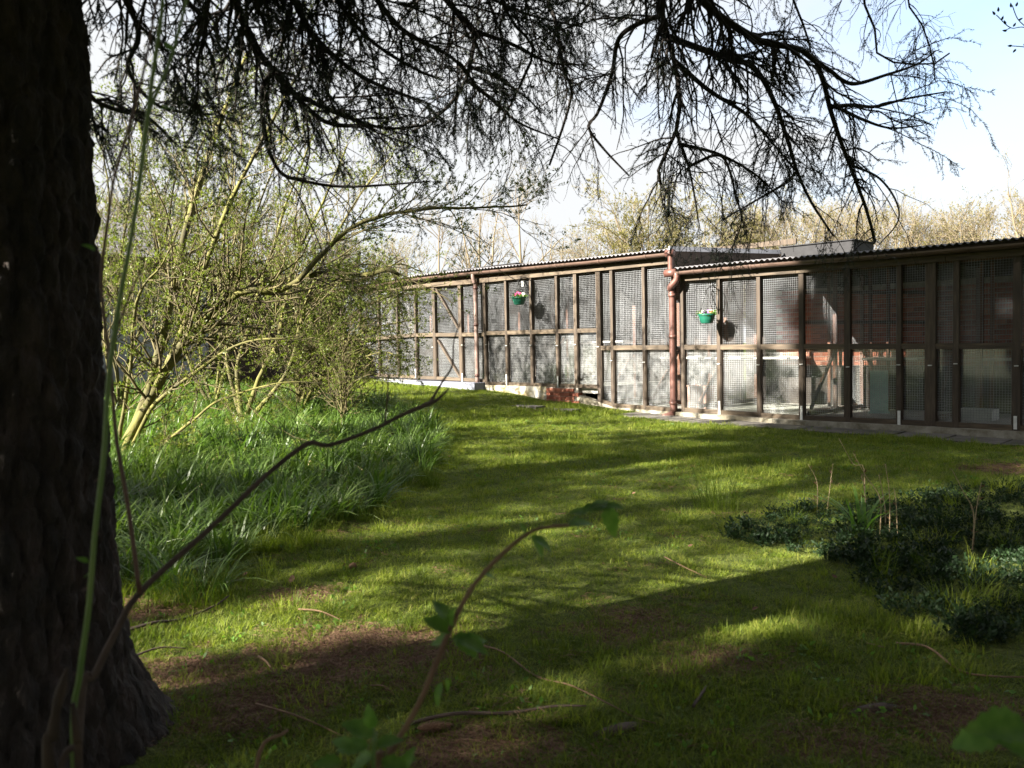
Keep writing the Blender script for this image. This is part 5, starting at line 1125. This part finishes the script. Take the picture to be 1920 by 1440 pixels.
for k, (px, py, an, L_) in enumerate([(700,1365,1.8,.035),(700,1380,2.7,.05),(690,1400,3.2,.05),(660,1400,2.9,.035),(705,1400,.3,.04),(700,1420,3.6,.05),(715,1425,-.2,.045),(640,1430,3.0,.04),(650,1440,-1.2,.04),(735,1450,.6,.04),(755,1445,1.2,.035)]): put_leaf(sap2, px, py, 1.15, an, L_, L_ * .55, 'fgleaf', .5, k)
s3_ = groundpt(1960, .95)
sap3 = thing('leafy_shoot', s3_, 'leafy shoot with broad rounded leaves right of the lawn, close to the needle litter', 'shoot')
woody(sap3, 'stem', [s3_, AT(1975, 1470, .95), AT(1960, 1400, .95), AT(1930, 1360, .95)], [.003, .0025, .002], 'cane')
for k, (px, py, dp_, an, L_, W_) in enumerate([(1925,1362,.95,3.05,.07,.04),(1880,1375,.97,3.5,.06,.035),(1940,1390,.95,.3,.05,.03),(1945,1420,.95,2.6,.05,.03)]): put_leaf(sap3, px, py, dp_, an, L_, W_, 'fgleaf', .8, k)
q = groundpt(478, 1.55); stk = thing('dry_stick', q, 'straight tan stick poking up from the grass in front of the low green shoot', 'stick'); woody(stk, 'stem', [q, AT(480, 1445, 1.55), AT(540, 1368, 1.6)], [.005, .0045, .003], 'tanwood')
# fallen twigs, cones, dead leaves and a root on the lawn
def fallen(pix, r, mat, label, name='fallen_twig', cat='twig', group='twigs fallen on the lawn', lift=.02):
    P = [G(a, b) + np.array([0, 0, lift + .012 * math.sin(i * 2.1)]) for i, (a, b) in enumerate(pix)]; rt = thing(name, P[0], label, cat, group); woody(rt, 'stem', P, [r * .25, r * .8, r, r * .7, r * .9, r * .2] if name == 'surface_root' else [r, r * .8, r * .45], mat, 7); return rt
fallen([(880,1215),(940,1235),(1005,1272),(1070,1295),(1140,1335),(1190,1350),(1230,1368)], .0038, 'tanwood', 'long thin pale twig lying on the lawn beside the brown shoot')
fallen([(760,1370),(850,1355),(950,1342),(1040,1335),(1100,1340)], .007, 'deadwood', 'long dark twig lying behind the spruce cone')
fallen([(1680,1215),(1740,1228),(1800,1262),(1860,1278),(1935,1285)], .0055, 'tanwood', 'curved pale fallen branch at the foot of the ground cover')
fallen([(1625,1215),(1660,1228)], .003, 'tanwood', 'short straw coloured twig near the curved pale fallen branch')
fallen([(1245,1050),(1280,1072),(1325,1086)], .0038, 'tanwood', 'tan twig lying in the middle of the mossy lawn')
fallen([(560,1150),(600,1158),(640,1166)], .004, 'tanwood', 'short pale twig near the brown litter patch')
fallen([(240,1190),(290,1180),(340,1165),(400,1145),(430,1128)], .008, 'deadwood', 'mossy dark twig running from the trunk to the pale corner clump')
fallen([(250,1240),(300,1228),(350,1220)], .005, 'deadwood', 'thin dark twig on the grass beside the trunk')
fallen([(485,1240),(500,1255),(515,1268)], .005, 'tanwood', 'stubby tan twig between the trunk and the litter patch')
fallen([(480,1330),(560,1360),(640,1384)], .004, 'tanwood', 'thin tan twig lying behind the low green shoot')
fallen([(695,1295),(720,1302),(740,1308)], .003, 'tanwood', 'stubby straw twig on the bare litter beside the brown shoot')
fallen([(1300,1335),(1320,1310),(1325,1290)], .006, 'deadwood', 'short dark twig beside the surface root')
fallen([(1560,1345),(1640,1330),(1720,1325),(1790,1330)], .03, 'deadwood', 'thick brown surface root breaking through the litter', 'surface_root', 'root', None, -.018)
fallen([(1080,1385),(1160,1370),(1240,1350),(1310,1345)], .035, 'deadwood', 'mossy surface root beside the fallen dark twig', 'surface_root', 'root', None, -.022)
def cone(px, py, L_, label, rz):
    p = G(px, py); rt = thing('spruce_cone', p + np.array([0, 0, .012]), label, 'cone', 'fallen spruce cones', rz); R_ = .014
    V, F = tube1([(-L_ / 2, 0, .012), (-L_ * .3, 0, .012), (0, 0, .012), (L_ * .3, 0, .012), (L_ / 2, 0, .012)], [.004, R_ * .75, R_ * .85, R_ * .7, .003], 10); link('core', mesh_from('core', V, F, True), MT['cone'], rt)
    mb = MB(); rows = 13
    for i in range(rows):
        t = -.5 + (i + .5) / rows; rr = R_ * (1 - abs(t * 2) ** 2.5 * .75)
        for k in range(8):
            a = 2 * math.pi * (k + .5 * (i % 2)) / 8; u = np.array([0, math.cos(a), math.sin(a)]); sd = np.array([0, -math.sin(a), math.cos(a)]); b0 = np.array([t * L_, 0, .012]) + u * rr * .8
            tip = b0 + u * rr * .5 + np.array([.009, 0, 0]); mb.add([b0 - sd * .004, b0 + sd * .004, tip + sd * .003, tip - sd * .003], [(0, 1, 2, 3)])
    tag(mb.build('scales', MT['cone'], rt), kind='stuff')
cone(812, 1376, .10, 'long brown spruce cone lying in shadow beside the dark fallen twig', .15)
cone(1905, 1400, .09, 'spruce cone half buried in litter under the broad rounded leaves', .6)
cone(660, 1070, .06, 'small sunlit spruce cone at the edge of the long grass', 1.2)
def dead_leaf(px, py, label, L_=.07, seed=0):
    r_ = np.random.default_rng(seed); p = G(px, py) + np.array([0, 0, .02]); rt = thing('dead_leaf', p, label, 'leaf', 'dead leaves on the lawn'); V, F = leaf_mesh((0, 0, 0), (r_.uniform(-1, 1), r_.uniform(-.4, .4), .1), (r_.uniform(-.3, .3), -.6, 1), L_, L_ * .6, curl=-.3); link('blade', mesh_from('blade', V, F, True), MT['deadleaf'], rt)
dead_leaf(545, 1100, 'reddish dead leaf on sunlit moss in front of the bed', .055, 1)
for k, (px, py) in enumerate([(455, 1085), (645, 1068), (590, 1230), (670, 1220), (1410, 1150), (1290, 1030), (1010, 770), (1570, 1090), (840, 860), (1185, 930)]): dead_leaf(px, py, 'small curled brown dead leaf on the lawn', .03, 5 + k)
